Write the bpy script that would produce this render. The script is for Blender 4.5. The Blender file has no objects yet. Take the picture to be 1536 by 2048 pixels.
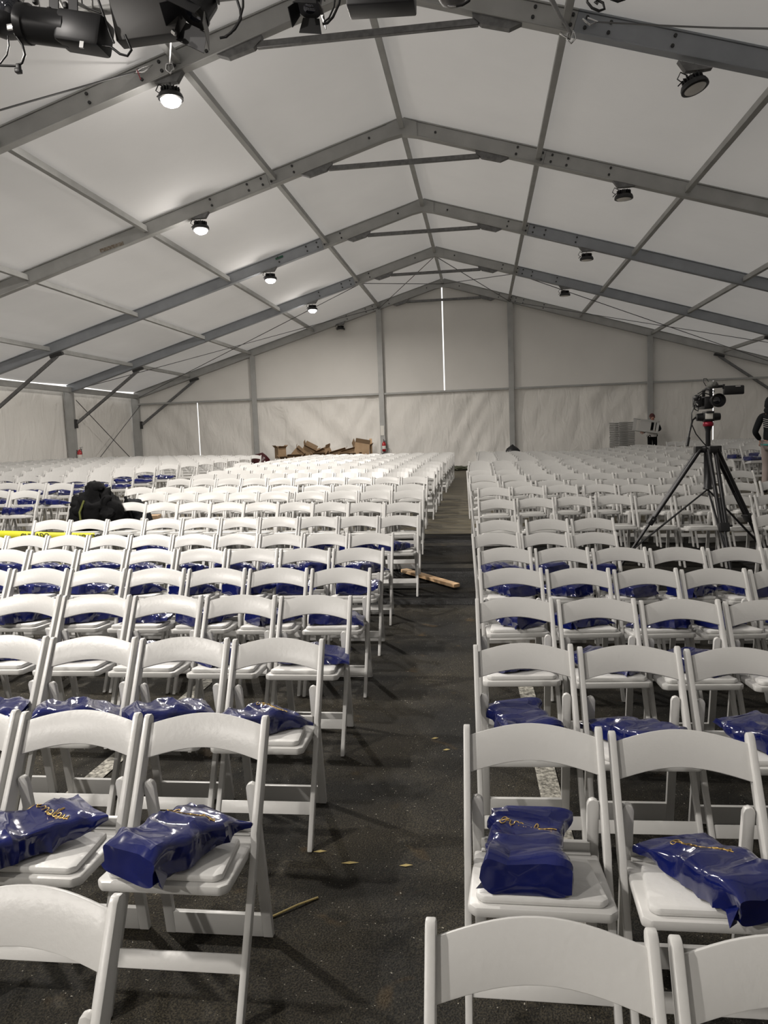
import bpy, bmesh, math, random
from mathutils import Vector, Matrix, noise
PI = math.pi
random.seed(7)
S = bpy.context.scene
COL = S.collection

# ------------------------------------------------------------ camera
FPX, YAW, PITCH, ROLL, HC = 1532.66, 0.130051, -0.099231, -0.035930, 1.72
cy, sy = math.cos(YAW), math.sin(YAW)
fw = Vector((-sy*math.cos(PITCH), cy*math.cos(PITCH), math.sin(PITCH)))
r0 = Vector((cy, sy, 0)); u0 = r0.cross(fw)
rt = math.cos(ROLL)*r0 + math.sin(ROLL)*u0
up = -math.sin(ROLL)*r0 + math.cos(ROLL)*u0
cam_d = bpy.data.cameras.new('camera'); cam = bpy.data.objects.new('camera', cam_d); COL.objects.link(cam)
cam_d.sensor_fit = 'VERTICAL'; cam_d.sensor_height = 36; cam_d.lens = FPX*36/2048
cam_d.clip_start = .02; cam_d.clip_end = 200
M = Matrix.Identity(4)
for i in range(3):
    M[i][0] = rt[i]; M[i][1] = up[i]; M[i][2] = -fw[i]
M[2][3] = HC
cam.matrix_world = M
S.camera = cam

def proj(p):
    d = Vector(p) - Vector((0, 0, HC)); z = d.dot(fw)
    if z < .05: return None
    return 768 + FPX*d.dot(rt)/z, 1024 - FPX*d.dot(up)/z, z
def at(u, v, Y):
    r = rt*((u-768)/FPX) + up*((1024-v)/FPX) + fw
    return Vector((0, 0, HC)) + r*(Y/r.y)

# ------------------------------------------------------------ world, view, light
S.view_settings.view_transform = 'Standard'; S.view_settings.look = 'None'
S.view_settings.gamma = 1; S.view_settings.use_curve_mapping = False
S.view_settings.exposure = 0.66
W = bpy.data.worlds.new('world'); S.world = W; W.use_nodes = True
WB = W.node_tree.nodes['Background']
WB.inputs[0].default_value = (1.0, 0.975, 0.94, 1); WB.inputs[1].default_value = 1.0
LAMP_W = 208; SPILL_W = 12

# ------------------------------------------------------------ materials
def mat(name, col, rough=.5, metal=0., var=None, vscale=8., bump=0., bscale=30., detail=4., coat=0., spec=.5, sheen=0.):
    m = bpy.data.materials.new(name); m.use_nodes = True
    nt = m.node_tree; b = nt.nodes['Principled BSDF']
    b.inputs['Base Color'].default_value = (*col, 1)
    b.inputs['Roughness'].default_value = rough; b.inputs['Metallic'].default_value = metal
    b.inputs['Coat Weight'].default_value = coat; b.inputs['Specular IOR Level'].default_value = spec
    tc = nt.nodes.new('ShaderNodeTexCoord')
    if var:
        n = nt.nodes.new('ShaderNodeTexNoise'); n.inputs['Scale'].default_value = vscale; n.inputs['Detail'].default_value = detail
        nt.links.new(tc.outputs['Object'], n.inputs['Vector'])
        r = nt.nodes.new('ShaderNodeValToRGB'); r.color_ramp.elements[0].position = .35; r.color_ramp.elements[1].position = .65
        r.color_ramp.elements[0].color = (*col, 1); r.color_ramp.elements[1].color = (*var, 1)
        nt.links.new(n.outputs['Fac'], r.inputs['Fac']); nt.links.new(r.outputs['Color'], b.inputs['Base Color'])
    if bump:
        n2 = nt.nodes.new('ShaderNodeTexNoise'); n2.inputs['Scale'].default_value = bscale; n2.inputs['Detail'].default_value = detail
        nt.links.new(tc.outputs['Object'], n2.inputs['Vector'])
        bp = nt.nodes.new('ShaderNodeBump'); bp.inputs['Strength'].default_value = bump; bp.inputs['Distance'].default_value = .02
        nt.links.new(n2.outputs['Fac'], bp.inputs['Height']); nt.links.new(bp.outputs['Normal'], b.inputs['Normal'])
    return m
def emis(name, col, st):
    m = bpy.data.materials.new(name); m.use_nodes = True; nt = m.node_tree
    b = nt.nodes['Principled BSDF']; b.inputs['Base Color'].default_value = (*col, 1)
    b.inputs['Emission Color'].default_value = (*col, 1); b.inputs['Emission Strength'].default_value = st
    return m
def cloth(name, col, fold, fscale, stretch, rough=.75, thru=0.):
    """white vinyl tarpaulin: folds come from a stretched noise bump, faint dirt from another noise"""
    m = bpy.data.materials.new(name); m.use_nodes = True; nt = m.node_tree; b = nt.nodes['Principled BSDF']
    b.inputs['Roughness'].default_value = rough
    tc = nt.nodes.new('ShaderNodeTexCoord')
    mp = nt.nodes.new('ShaderNodeMapping'); mp.inputs['Scale'].default_value = stretch; mp.inputs['Rotation'].default_value = (.0, .35, .1)
    nt.links.new(tc.outputs['Object'], mp.inputs['Vector'])
    n = nt.nodes.new('ShaderNodeTexNoise'); n.inputs['Scale'].default_value = fscale; n.inputs['Detail'].default_value = 3; n.inputs['Distortion'].default_value = .8
    nt.links.new(mp.outputs['Vector'], n.inputs['Vector'])
    bp = nt.nodes.new('ShaderNodeBump'); bp.inputs['Strength'].default_value = fold; bp.inputs['Distance'].default_value = .1
    nt.links.new(n.outputs['Fac'], bp.inputs['Height']); nt.links.new(bp.outputs['Normal'], b.inputs['Normal'])
    n2 = nt.nodes.new('ShaderNodeTexNoise'); n2.inputs['Scale'].default_value = .7; n2.inputs['Detail'].default_value = 6
    nt.links.new(tc.outputs['Object'], n2.inputs['Vector'])
    r = nt.nodes.new('ShaderNodeValToRGB'); r.color_ramp.elements[0].position = .3; r.color_ramp.elements[1].position = .75
    r.color_ramp.elements[0].color = (*[c*.93 for c in col], 1); r.color_ramp.elements[1].color = (*col, 1)
    nt.links.new(n2.outputs['Fac'], r.inputs['Fac']); nt.links.new(r.outputs['Color'], b.inputs['Base Color'])
    if thru:      # the tarpaulin lets a little daylight through
        tl = nt.nodes.new('ShaderNodeBsdfTranslucent'); tl.inputs['Color'].default_value = (*col, 1)
        mx = nt.nodes.new('ShaderNodeMixShader'); mx.inputs[0].default_value = thru
        out = nt.nodes['Material Output']; nt.links.new(b.outputs[0], mx.inputs[1]); nt.links.new(tl.outputs[0], mx.inputs[2]); nt.links.new(mx.outputs[0], out.inputs['Surface'])
    return m
WHITE = mat('white_resin', (.535, .53, .515), .34, bump=.04, bscale=60)
PAD = mat('white_vinyl_pad', (.60, .595, .58), .42, bump=.15, bscale=18)
BLUE = mat('navy_plastic_film', (.003, .006, .060), .14, var=(.005, .009, .085), vscale=5, bump=.5, bscale=11, detail=1, coat=.5)
GOLD = mat('gold_print', (.50, .33, .09), .4, metal=.5)
CEIL = cloth('roof_tarpaulin', (.86, .85, .84), .08, 1.2, (.4, 1.6, .4), .8, .118)
WALLC = cloth('wall_tarpaulin', (.87, .845, .80), .7, 2.6, (1, 1, .35))
UPPER = cloth('gable_tarpaulin', (.80, .78, .745), .12, 1.0, (.6, 1, .6))
ALU = mat('dull_aluminium', (.42, .42, .41), .55, metal=.2, var=(.36, .36, .35), vscale=3, bump=.05, bscale=40)
ALUB = mat('bluish_aluminium', (.32, .335, .36), .5, metal=.2, var=(.28, .295, .315), vscale=3)
STEEL = mat('galvanised_steel', (.20, .20, .20), .5, metal=.5, var=(.14, .14, .14), vscale=14)
BOLT = mat('dark_bolt', (.05, .05, .05), .5, metal=.6)
BLACK = mat('black_plastic', (.012, .012, .013), .42, bump=.05)
BLKM = mat('black_painted_metal', (.02, .02, .022), .38, metal=.3)
GREYM = mat('grey_metal', (.33, .33, .34), .35, metal=.7)
CHROME = mat('bright_metal', (.7, .7, .7), .2, metal=1)
LENS = mat('clear_lens', (.72, .70, .66), .25)
GLASS = mat('dark_glass', (.01, .012, .02), .05, coat=1)
RED = mat('red_paint', (.45, .015, .02), .3, coat=.4)
DRED = mat('red_anodised', (.28, .01, .03), .35, metal=.3)
LABEL = mat('pale_label', (.75, .73, .68), .5)
WOOD = mat('pine_wood', (.62, .40, .22), .6, var=(.72, .50, .30), vscale=9, bump=.1, bscale=30)
CARD = mat('corrugated_card', (.30, .20, .115), .8, var=(.36, .25, .15), vscale=4)
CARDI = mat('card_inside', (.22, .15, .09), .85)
YEL = mat('yellow_tape', (.62, .60, .03), .45)
INK = mat('black_ink', (.01, .01, .01), .6)
FABB = mat('black_cloth', (.004, .004, .0045), .9, bump=.4, bscale=14, spec=.15)
FABC = mat('charcoal_cloth', (.010, .011, .013), .85, bump=.3, bscale=14, spec=.2)
FABW = mat('white_cloth', (.6, .58, .56), .8)
SKIN = mat('skin', (.42, .22, .16), .5)
HAIR = mat('dark_red_hair', (.07, .012, .012), .6)
TEAL = mat('teal_trim', (.05, .25, .22), .6)
PAINT = mat('worn_white_paint', (.48, .46, .40), .7, var=(.10, .095, .08), vscale=45, detail=6, bump=.4, bscale=90)
ROPE = mat('grey_wire', (.12, .12, .12), .5, metal=.5)
GRASS = mat('dry_straw', (.38, .30, .12), .8)

def asphalt():
    m = bpy.data.materials.new('worn_asphalt'); m.use_nodes = True; nt = m.node_tree; b = nt.nodes['Principled BSDF']
    tc = nt.nodes.new('ShaderNodeTexCoord')
    def N(sc, det, dist=0):
        n = nt.nodes.new('ShaderNodeTexNoise'); n.inputs['Scale'].default_value = sc; n.inputs['Detail'].default_value = det; n.inputs['Distortion'].default_value = dist
        nt.links.new(tc.outputs['Object'], n.inputs['Vector']); return n
    def ramp(src, p0, c0, p1, c1):
        r = nt.nodes.new('ShaderNodeValToRGB'); e = r.color_ramp.elements
        e[0].position, e[1].position = p0, p1; e[0].color = (*c0, 1); e[1].color = (*c1, 1)
        nt.links.new(src, r.inputs['Fac']); return r
    big = ramp(N(1.3, 5, .6).outputs['Fac'], .38, (.011, .0105, .0085), .66, (.036, .031, .021))
    gr = ramp(N(150, 3).outputs['Fac'], .42, (.35, .35, .35), .62, (1.6, 1.55, 1.45))
    sp = ramp(N(95, 1).outputs['Fac'], .74, (0, 0, 0), .78, (.35, .33, .28))
    rust = ramp(N(4.5, 2, .5).outputs['Fac'], .66, (0, 0, 0), .8, (.10, .055, .012))
    mul = nt.nodes.new('ShaderNodeMixRGB'); mul.blend_type = 'MULTIPLY'; mul.inputs[0].default_value = 1
    nt.links.new(big.outputs[0], mul.inputs[1]); nt.links.new(gr.outputs[0], mul.inputs[2])
    a1 = nt.nodes.new('ShaderNodeMixRGB'); a1.blend_type = 'ADD'; a1.inputs[0].default_value = 1
    nt.links.new(mul.outputs[0], a1.inputs[1]); nt.links.new(sp.outputs[0], a1.inputs[2])
    a2 = nt.nodes.new('ShaderNodeMixRGB'); a2.blend_type = 'ADD'; a2.inputs[0].default_value = .5
    nt.links.new(a1.outputs[0], a2.inputs[1]); nt.links.new(rust.outputs[0], a2.inputs[2])
    nt.links.new(a2.outputs[0], b.inputs['Base Color'])
    b.inputs['Roughness'].default_value = .8; b.inputs['Specular IOR Level'].default_value = .3
    bp = nt.nodes.new('ShaderNodeBump'); bp.inputs['Strength'].default_value = .9; bp.inputs['Distance'].default_value = .008
    nt.links.new(N(150, 3).outputs['Fac'], bp.inputs['Height']); nt.links.new(bp.outputs['Normal'], b.inputs['Normal'])
    return m
def deckmat():
    m = bpy.data.materials.new('weathered_plywood'); m.use_nodes = True; nt = m.node_tree; b = nt.nodes['Principled BSDF']
    tc = nt.nodes.new('ShaderNodeTexCoord'); mp = nt.nodes.new('ShaderNodeMapping'); mp.inputs['Scale'].default_value = (.8, 6, 1)
    nt.links.new(tc.outputs['Object'], mp.inputs['Vector'])
    n = nt.nodes.new('ShaderNodeTexNoise'); n.inputs['Scale'].default_value = 2.2; n.inputs['Detail'].default_value = 5
    nt.links.new(mp.outputs[0], n.inputs['Vector'])
    r = nt.nodes.new('ShaderNodeValToRGB'); e = r.color_ramp.elements; e[0].position, e[1].position = .35, .7
    e[0].color = (.030, .026, .017, 1); e[1].color = (.115, .096, .056, 1)
    nt.links.new(n.outputs['Fac'], r.inputs['Fac']); nt.links.new(r.outputs[0], b.inputs['Base Color']); b.inputs['Roughness'].default_value = .6
    return m
ASPH = asphalt(); DECK = deckmat()
MAT_ = mat('black_rubber_mat', (.006, .006, .007), .55, var=(.010, .010, .011), vscale=40, bump=.6, bscale=60)

# ------------------------------------------------------------ helpers
def link(o, parent=None):
    COL.objects.link(o)
    if parent: o.parent = parent
    return o
class MB:
    def __init__(s): s.v = []; s.f = []
    def add(s, vs, fs):
        k = len(s.v); s.v += [Vector(v) for v in vs]; s.f += [[i+k for i in f] for f in fs]; return s
    def box(s, c, d, R=None):
        c = Vector(c); x, y, z = [a/2 for a in d]
        vs = [Vector((i*x, j*y, k*z)) for i in (-1, 1) for j in (-1, 1) for k in (-1, 1)]
        if R is not None: vs = [R @ v for v in vs]
        return s.add([v + c for v in vs], [(0, 1, 3, 2), (4, 6, 7, 5), (0, 4, 5, 1), (2, 3, 7, 6), (0, 2, 6, 4), (1, 5, 7, 3)])
    def beam(s, a, b, w, h, upv=(0, 0, 1)):
        a = Vector(a); b = Vector(b); d = (b-a); L = d.length; d.normalize()
        x = d.cross(Vector(upv)); x = x.normalized() if x.length > 1e-4 else Vector((1, 0, 0)); z = x.cross(d)
        R = Matrix((x, d, z)).transposed()
        return s.box((a+b)/2, (w, L, h), R)
    def tube(s, pts, r, n=8, cap=True, close=False):
        pts = [Vector(p) for p in pts]; m = len(pts); rs = r if isinstance(r, (list, tuple)) else [r]*m
        t0 = (pts[1]-pts[0]).normalized(); ref = Vector((0, 0, 1)) if abs(t0.z) < .9 else Vector((1, 0, 0))
        x = t0.cross(ref).normalized(); vs = []
        for i, p in enumerate(pts):
            t = (pts[min(i+1, m-1)] - pts[max(i-1, 0)]).normalized()
            x = (x - t*x.dot(t)).normalized(); y = t.cross(x)
            for k in range(n):
                a = 2*PI*k/n; vs.append(p + (x*math.cos(a) + y*math.sin(a))*rs[i])
        fs = [(i*n+k, i*n+(k+1) % n, (i+1)*n+(k+1) % n, (i+1)*n+k) for i in range(m-1) for k in range(n)]
        if cap: fs += [tuple(range(n))[::-1], tuple((m-1)*n+k for k in range(n))]
        return s.add(vs, fs)
    def prism(s, poly, axis, a, b):
        """poly in the plane across axis ('x': (y,z), 'y': (x,z), 'z': (x,y))"""
        mk = {'x': lambda p, t: (t, p[0], p[1]), 'y': lambda p, t: (p[0], t, p[1]), 'z': lambda p, t: (p[0], p[1], t)}[axis]
        n = len(poly); vs = [mk(p, a) for p in poly] + [mk(p, b) for p in poly]
        return s.add(vs, [tuple(range(n))[::-1], tuple(range(n, 2*n))] + [(i, (i+1) % n, n+(i+1) % n, n+i) for i in range(n)])
    def lathe(s, prof, n=24, M=None):
        vs = []; m = len(prof)
        for r, z in prof:
            for k in range(n): vs.append(Vector((r*math.cos(2*PI*k/n), r*math.sin(2*PI*k/n), z)))
        if M is not None: vs = [M @ v for v in vs]
        fs = [(i*n+k, i*n+(k+1) % n, (i+1)*n+(k+1) % n, (i+1)*n+k) for i in range(m-1) for k in range(n)]
        fs += [tuple(range(n))[::-1], tuple((m-1)*n+k for k in range(n))]
        return s.add(vs, fs)
    def blob(s, c, d, sub=3, namp=0., nsc=3., R=None, seed=0., zmin=None):
        bm = bmesh.new(); bmesh.ops.create_icosphere(bm, subdivisions=sub, radius=1)
        vs = []
        for v in bm.verts:
            p = v.co.copy(); k = 1 + namp*noise.noise(p*nsc + Vector((seed, seed*1.7, 3)))*1.0 + namp*.5*noise.noise(p*nsc*2.3 + Vector((seed, 1, 9)))
            p = Vector((p.x*d[0], p.y*d[1], p.z*d[2]))*k
            if R is not None: p = R @ p
            p += Vector(c)
            if zmin is not None and p.z < zmin: p.z = zmin
            vs.append(p)
        fs = [[v.index for v in f.verts] for f in bm.faces]; bm.free()
        return s.add(vs, fs)
    def mesh(s, name, m, bevel=0, seg=2, smooth=False):
        bm = bmesh.new(); vv = [bm.verts.new(v) for v in s.v]
        for f in s.f:
            try: bm.faces.new([vv[i] for i in f])
            except ValueError: pass
        bmesh.ops.recalc_face_normals(bm, faces=bm.faces)
        if bevel:
            es = [e for e in bm.edges if len(e.link_faces) == 2 and e.calc_face_angle(0) > .6]
            bmesh.ops.bevel(bm, geom=es, offset=bevel, segments=seg, affect='EDGES', profile=.5, clamp_overlap=True)
        me = bpy.data.meshes.new(name); bm.to_mesh(me); bm.free()
        me.materials.append(m)
        if smooth or bevel:
            for p in me.polygons: p.use_smooth = True
            if hasattr(me, 'set_sharp_from_angle'): me.set_sharp_from_angle(angle=math.radians(38 if not smooth else 60))
        return me
    def build(s, name, m, parent=None, bevel=0, seg=2, smooth=False):
        o = bpy.data.objects.new(name, s.mesh(name, m, bevel, seg, smooth)); return link(o, parent)
def tag(o, label, cat, group=None):
    o['label'] = label; o['category'] = cat
    if group: o['group'] = group
    return o
def thing(name, label, cat, loc=(0, 0, 0), rz=0, group=None):
    o = bpy.data.objects.new(name, None); o.location = loc; o.rotation_euler = (0, 0, rz); o.empty_display_size = .1
    COL.objects.link(o); return tag(o, label, cat, group)
def struct(o): o['kind'] = 'structure'; return o
def dup(root, loc, rz=0, label=None, group=None):
    r = root.copy(); COL.objects.link(r); r.location = loc; r.rotation_euler = (0, 0, rz)
    if label: r['label'] = label
    if group: r['group'] = group
    for ch in list(root.children):
        c = ch.copy(); COL.objects.link(c); c.parent = r
        for g_ in ch.children:
            d = g_.copy(); COL.objects.link(d); d.parent = c
    return r
ORD = ['zeroth', 'first', 'second', 'third', 'fourth', 'fifth', 'sixth', 'seventh', 'eighth', 'ninth', 'tenth', 'eleventh', 'twelfth', 'thirteenth', 'fourteenth',
       'fifteenth', 'sixteenth', 'seventeenth', 'eighteenth', 'nineteenth', 'twentieth', 'twenty-first', 'twenty-second', 'twenty-third', 'twenty-fourth', 'twenty-fifth']

# ground height: flat asphalt near, then a gentle rise towards the back of the lot
KY = [-20, 7.3, 9, 10.5, 12, 14, 16, 19.5, 60]; KZ = [0, 0, .15, .21, .25, .30, .34, .36, .36]
def ground(x, y):
    for i in range(len(KY)-1):
        if y <= KY[i+1]:
            t = (y-KY[i])/(KY[i+1]-KY[i]); b = KZ[i] + t*(KZ[i+1]-KZ[i]); break
    b -= (.012 if x < 0 else .03)*min(max(x, -12), 3)
    if x < -5: b += .02*min(-x-5, 4)
    if x > 3: b += .07*min(x-3, 3)*min(max((y-9)/3, 0), 1)
    return b

# ------------------------------------------------------------ floor
XR = -1.348                     # ridge line
FY = [-9.8, -4.8, .1, 5.05, 10.2, 14.89, 19.89, 24.89, 29.99]   # arches
YE = 30.08
def sheet(name, xs, ys, dz, m):
    b = MB(); nx, ny = len(xs), len(ys)
    b.add([(x, y, ground(x, y)+dz) for y in ys for x in xs], [(j*nx+i, j*nx+i+1, (j+1)*nx+i+1, (j+1)*nx+i) for j in range(ny-1) for i in range(nx-1)])
    return b
fr = lambda a, b, n: [a + (b-a)*i/n for i in range(n+1)]
struct(sheet('floor', fr(-17, 14, 31), sorted(set(fr(-12, 7, 19) + fr(7, 24, 68) + fr(24, 34, 10))), 0, ASPH).build('floor', ASPH, smooth=True))
struct(sheet('floor', fr(-13, 9, 44), fr(11.28, 27.6, 64), .006, DECK).build('floor', DECK, smooth=True))
mt = sheet('m', fr(-5, 8, 26), fr(7.72, 11.3, 18), .0, MAT_).build('rubber_mat', MAT_, smooth=True)
sm = mt.modifiers.new('thick', 'SOLIDIFY'); sm.thickness = .007; sm.offset = 1
tag(mt, 'wide black rubber matting crossing the aisle beneath the middle rows', 'mat')
mt2 = sheet('m', fr(-1.9, .6, 8), fr(7.28, 7.70, 4), .0, MAT_).build('rubber_threshold_mat', MAT_, smooth=True)
sm = mt2.modifiers.new('thick', 'SOLIDIFY'); sm.thickness = .008; sm.offset = 1
tag(mt2, 'narrow scuffed black mat strip on the asphalt in front of the wide matting', 'mat')
def strip(pts, w, name, label):
    b = MB(); vs = []
    for x, y in pts: vs += [(x-w/2, y, ground(x, y)+.005), (x+w/2, y, ground(x, y)+.005)]
    b.add(vs, [(2*i, 2*i+1, 2*i+3, 2*i+2) for i in range(len(pts)-1)])
    tag(b.build(name, PAINT), label, 'floor marking')

# ------------------------------------------------------------ tent
SL = .2988; ZR = 7.45; HW = 12.62; DR = .14      # purlin line, half width, half rafter depth
def zl(dx): return ZR - SL*abs(dx)
# roof cloth, gently sagging between the arches
b = MB(); nx, ny = 84, 0; ys = []
for k in range(len(FY)-1): ys += fr(FY[k], FY[k+1], 6)[:-1]
ys += [YE]; xs = [-HW + 2*HW*i/nx for i in range(nx+1)]
def sag(y):
    for k in range(len(FY)-1):
        if FY[k] <= y <= FY[k+1]: t = (y-FY[k])/(FY[k+1]-FY[k]); return .05*math.sin(PI*t)
    return 0
b.add([(XR+x, y, zl(x)+DR+.02-sag(y)) for y in ys for x in xs], [(j*(nx+1)+i, j*(nx+1)+i+1, (j+1)*(nx+1)+i+1, (j+1)*(nx+1)+i) for j in range(len(ys)-1) for i in range(nx)])
struct(b.build('ceiling', CEIL, smooth=True))

for k, Y in enumerate(FY):
    root = struct(bpy.data.objects.new('trim_%d' % (k+1), None)); root.location = (XR, Y, 0); COL.objects.link(root)
    for sd in (-1, 1):
        segs = [(0, 2.6, ALU), (2.6, 7.7, ALUB if (k in (6, 7, 4) and not (k == 4 and sd < 0)) else ALU), (7.7, HW, ALUB if k in (6, 7, 4) and not (k == 4 and sd < 0) else ALU)]
        for a, c, m in segs:
            mb = MB(); p0 = Vector((sd*a, 0, zl(a))); p1 = Vector((sd*c, 0, zl(c)))
            nrm = Vector((sd*SL, 0, 1)).normalized()
            mb.beam(p0, p1, .115, 2*DR-.05, nrm)
            mb.beam(p0-nrm*(DR-.0125), p1-nrm*(DR-.0125), .15, .025, nrm)
            mb.beam(p0+nrm*(DR-.0125), p1+nrm*(DR-.0125), .15, .025, nrm)
            mb.build('rafter', m, root, bevel=.006, seg=1)
        # bolts on the rafter face
        mb = MB(); nrm = Vector((sd*SL, 0, 1)).normalized()
        for a in (.22, .62, 2.1, 2.55, 2.72, 3.0, 3.75):
            for q in ((-.06, .06) if a != .62 else (0,)):
                p = Vector((sd*a, -.0, zl(a))) + nrm*q
                mb.tube([p+Vector((0, -.078, 0)), p+Vector((0, -.05, 0))], .022, 8)
        o = mb.build('bolt', BOLT, root); o['kind'] = 'stuff'
        # column
        mb = MB(); gx, gy = XR+sd*HW, Y; g0 = ground(gx, min(gy, 60))
        mb.box((sd*HW, 0, (g0+zl(HW))/2), (.28, .115, zl(HW)-g0)); mb.box((sd*(HW-.14), 0, (g0+zl(HW))/2), (.02, .15, zl(HW)-g0)); mb.box((sd*(HW+.14), 0, (g0+zl(HW))/2), (.02, .15, zl(HW)-g0))
        mb.build('column', ALU, root)
        # knee brace
        mb = MB(); mb.beam((sd*12.4, 0, 2.52), (sd*10.06, 0, 4.2), .07, .09); mb.build('brace', STEEL, root, bevel=.006, seg=1)
        mb = MB(); mb.box((sd*12.42, 0, 2.5), (.06, .12, .3)); mb.beam((sd*9.9, 0, 4.27), (sd*10.25, 0, 4.17), .12, .08); mb.build('bracket', BOLT, root)
        # tie bar shoe
        mb = MB(); mb.prism([(sd*1.34, 6.915), (sd*1.36, 6.84), (sd*1.46, 6.755), (sd*1.80, 6.665), (sd*1.97, 6.725)], 'y', -.05, .05)
        mb.build('bracket', STEEL, root)
    mb = MB(); mb.beam((-1.42, 0, 6.80), (1.42, 0, 6.80), .07, .085); mb.build('tie_bar', STEEL, root, bevel=.006, seg=1)
    mb = MB(); mb.prism([(-.28, zl(.28)-DR), (0, ZR-DR-.03), (.28, zl(.28)-DR), (.28, zl(.28)+DR-.03), (0, ZR+DR-.02), (-.28, zl(.28)+DR-.03)], 'y', -.085, .085)
    mb.build('apex_plate', ALU, root)
n = 20
# purlins, one per bay and line; eave beams
for dx in (0, -2.48, 2.48, -5.1, 5.1, -7.68, 7.68, -10.25, 10.25, -HW+.1, HW-.1):
    for k in range(len(FY)-1):
        mb = MB(); z = zl(dx); big = abs(dx) > 12
        mb.beam((XR+dx, FY[k]+.06, z - (0 if not big else .05)), (XR+dx, FY[k+1]-.06, z - (0 if not big else .05)), .07 if not big else .10, .10 if not big else .16)
        mb.beam((XR+dx, FY[k]+.06, z-(.056 if not big else .138)), (XR+dx, FY[k+1]-.06, z-(.056 if not big else .138)), .095 if not big else .12, .018)
        n += 1; struct(mb.build('trim_%d' % n, ALU, bevel=.005, seg=1))
# wind bracing cables in the last bay (roof and left wall)
def cable(pts, r, name, m, lab=None, cat='cable', grp=None, n=6, parent=None):
    mb = MB(); mb.tube(pts, r, n); o = mb.build(name, m, parent, smooth=True)
    if lab: tag(o, lab, cat, grp)
    return o
for i, (xa, xb) in enumerate([(-12.4, -2.5), (-2.5, -12.4), (2.5, 12.4), (12.4, 2.5), (-2.5, 0), (0, -2.5), (2.5, 0), (0, 2.5)]):
    w = ['left slope, rising to the back', 'left slope, falling to the back', 'right slope, falling to the back', 'right slope, rising to the back',
         'just left of ridge, rising to the back', 'just left of ridge, falling to the back', 'just right of ridge, rising to the back', 'just right of ridge, falling to the back'][i]
    cable([(XR+xa, FY[-2]+.1, zl(xa)-.08-.05*(i % 2)), (XR+xb, FY[-1]-.1, zl(xb)-.08-.05*(i % 2))], .012, 'bracing_cable', ROPE, 'steel bracing cable, last roof bay, ' + w, 'cable')
for i, (za, zb) in enumerate([(3.3, .6), (.6, 3.3)]):
    cable([(XR-HW+.2+.05*i, FY[-2]+.1, za), (XR-HW+.2+.05*i, FY[-1]-.1, zb)], .014, 'bracing_cable', ROPE, 'crossed bracing cable on the rear left side wall, ' + ('falling' if i == 0 else 'rising') + ' towards the corner', 'cable')

# end wall: columns, rail, cloth panels
RZ = 3.34
mb = MB()
k = n
for dx in (-7.6, -2.5, 2.5, 7.6):
    g0 = ground(XR+dx, YE)
    mb = MB(); mb.box((XR+dx, YE-.12, (g0+zl(dx)-DR)/2), (.15, .12, zl(dx)-DR-g0)); mb.box((XR+dx, YE-.19, (g0+zl(dx)-DR)/2), (.2, .02, zl(dx)-DR-g0))
    k += 1; struct(mb.build('trim_%d' % k, ALU, bevel=.005, seg=1))
ed = [-HW, -7.6, -2.5, 2.5, 7.6, HW]
for i in range(5):
    mb = MB(); mb.beam((XR+ed[i]+.1, YE-.12, RZ), (XR+ed[i+1]-.1, YE-.12, RZ), .08, .07); k += 1; struct(mb.build('trim_%d' % k, ALU, bevel=.005, seg=1))
def fold(x, z, seed, amp):
    # hanging cloth: diagonal and vertical creases
    v = noise.noise(Vector((x*1.1 + z*.9, seed, z*.35)))*1.0 + .5*noise.noise(Vector((x*2.6 - z*1.4, seed+4, z*.5))) + .3*abs(noise.noise(Vector((x*4.1+z*2.2, seed+9, z*.9))))
    return v*amp
def panel(x0, x1, z0f, z1f, amp, m, seed, name):
    nx = max(6, int((x1-x0)/.11)); nz = 30; vs = []
    for j in range(nz+1):
        for i in range(nx+1):
            x = x0+(x1-x0)*i/nx; za, zb = z0f(x), z1f(x); z = za+(zb-za)*j/nz
            e = min(1, (x-x0)/.3, (x1-x)/.3)*min(1, (zb-z)/.3)
            vs.append((x, YE+.03-fold(x, z, seed, amp)*max(e, 0), z))
    b = MB(); b.add(vs, [(j*(nx+1)+i, j*(nx+1)+i+1, (j+1)*(nx+1)+i+1, (j+1)*(nx+1)+i) for j in range(nz) for i in range(nx)])
    o = b.build(name, m, smooth=True); struct(o); return o
gz = lambda x: ground(x, YE)-.02
top = lambda x: zl(x-XR)+DR
rl = lambda x: RZ
lows = [-HW, -10.05, -7.6, -2.5, -.02, 2.5, 5.05, 7.6, 9.9, HW]
for i in range(len(lows)-1):
    a = XR+lows[i]+(.02 if i in (1, 8) else 0); c = XR+lows[i+1]-(.0 if i not in (0, 7) else .012)
    panel(a, c, gz, rl, .17 if i in (2, 6, 4) else .09, WALLC, i*3.3, 'wall_back')
for i, (a, c) in enumerate([(-HW, -7.6), (-7.6, -2.5), (-2.5, -.075), (-.03, 2.5), (2.5, 7.6), (7.6, HW)]):
    panel(XR+a, XR+c, rl, top, .02, UPPER, 50+i*2, 'wall_back')
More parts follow.
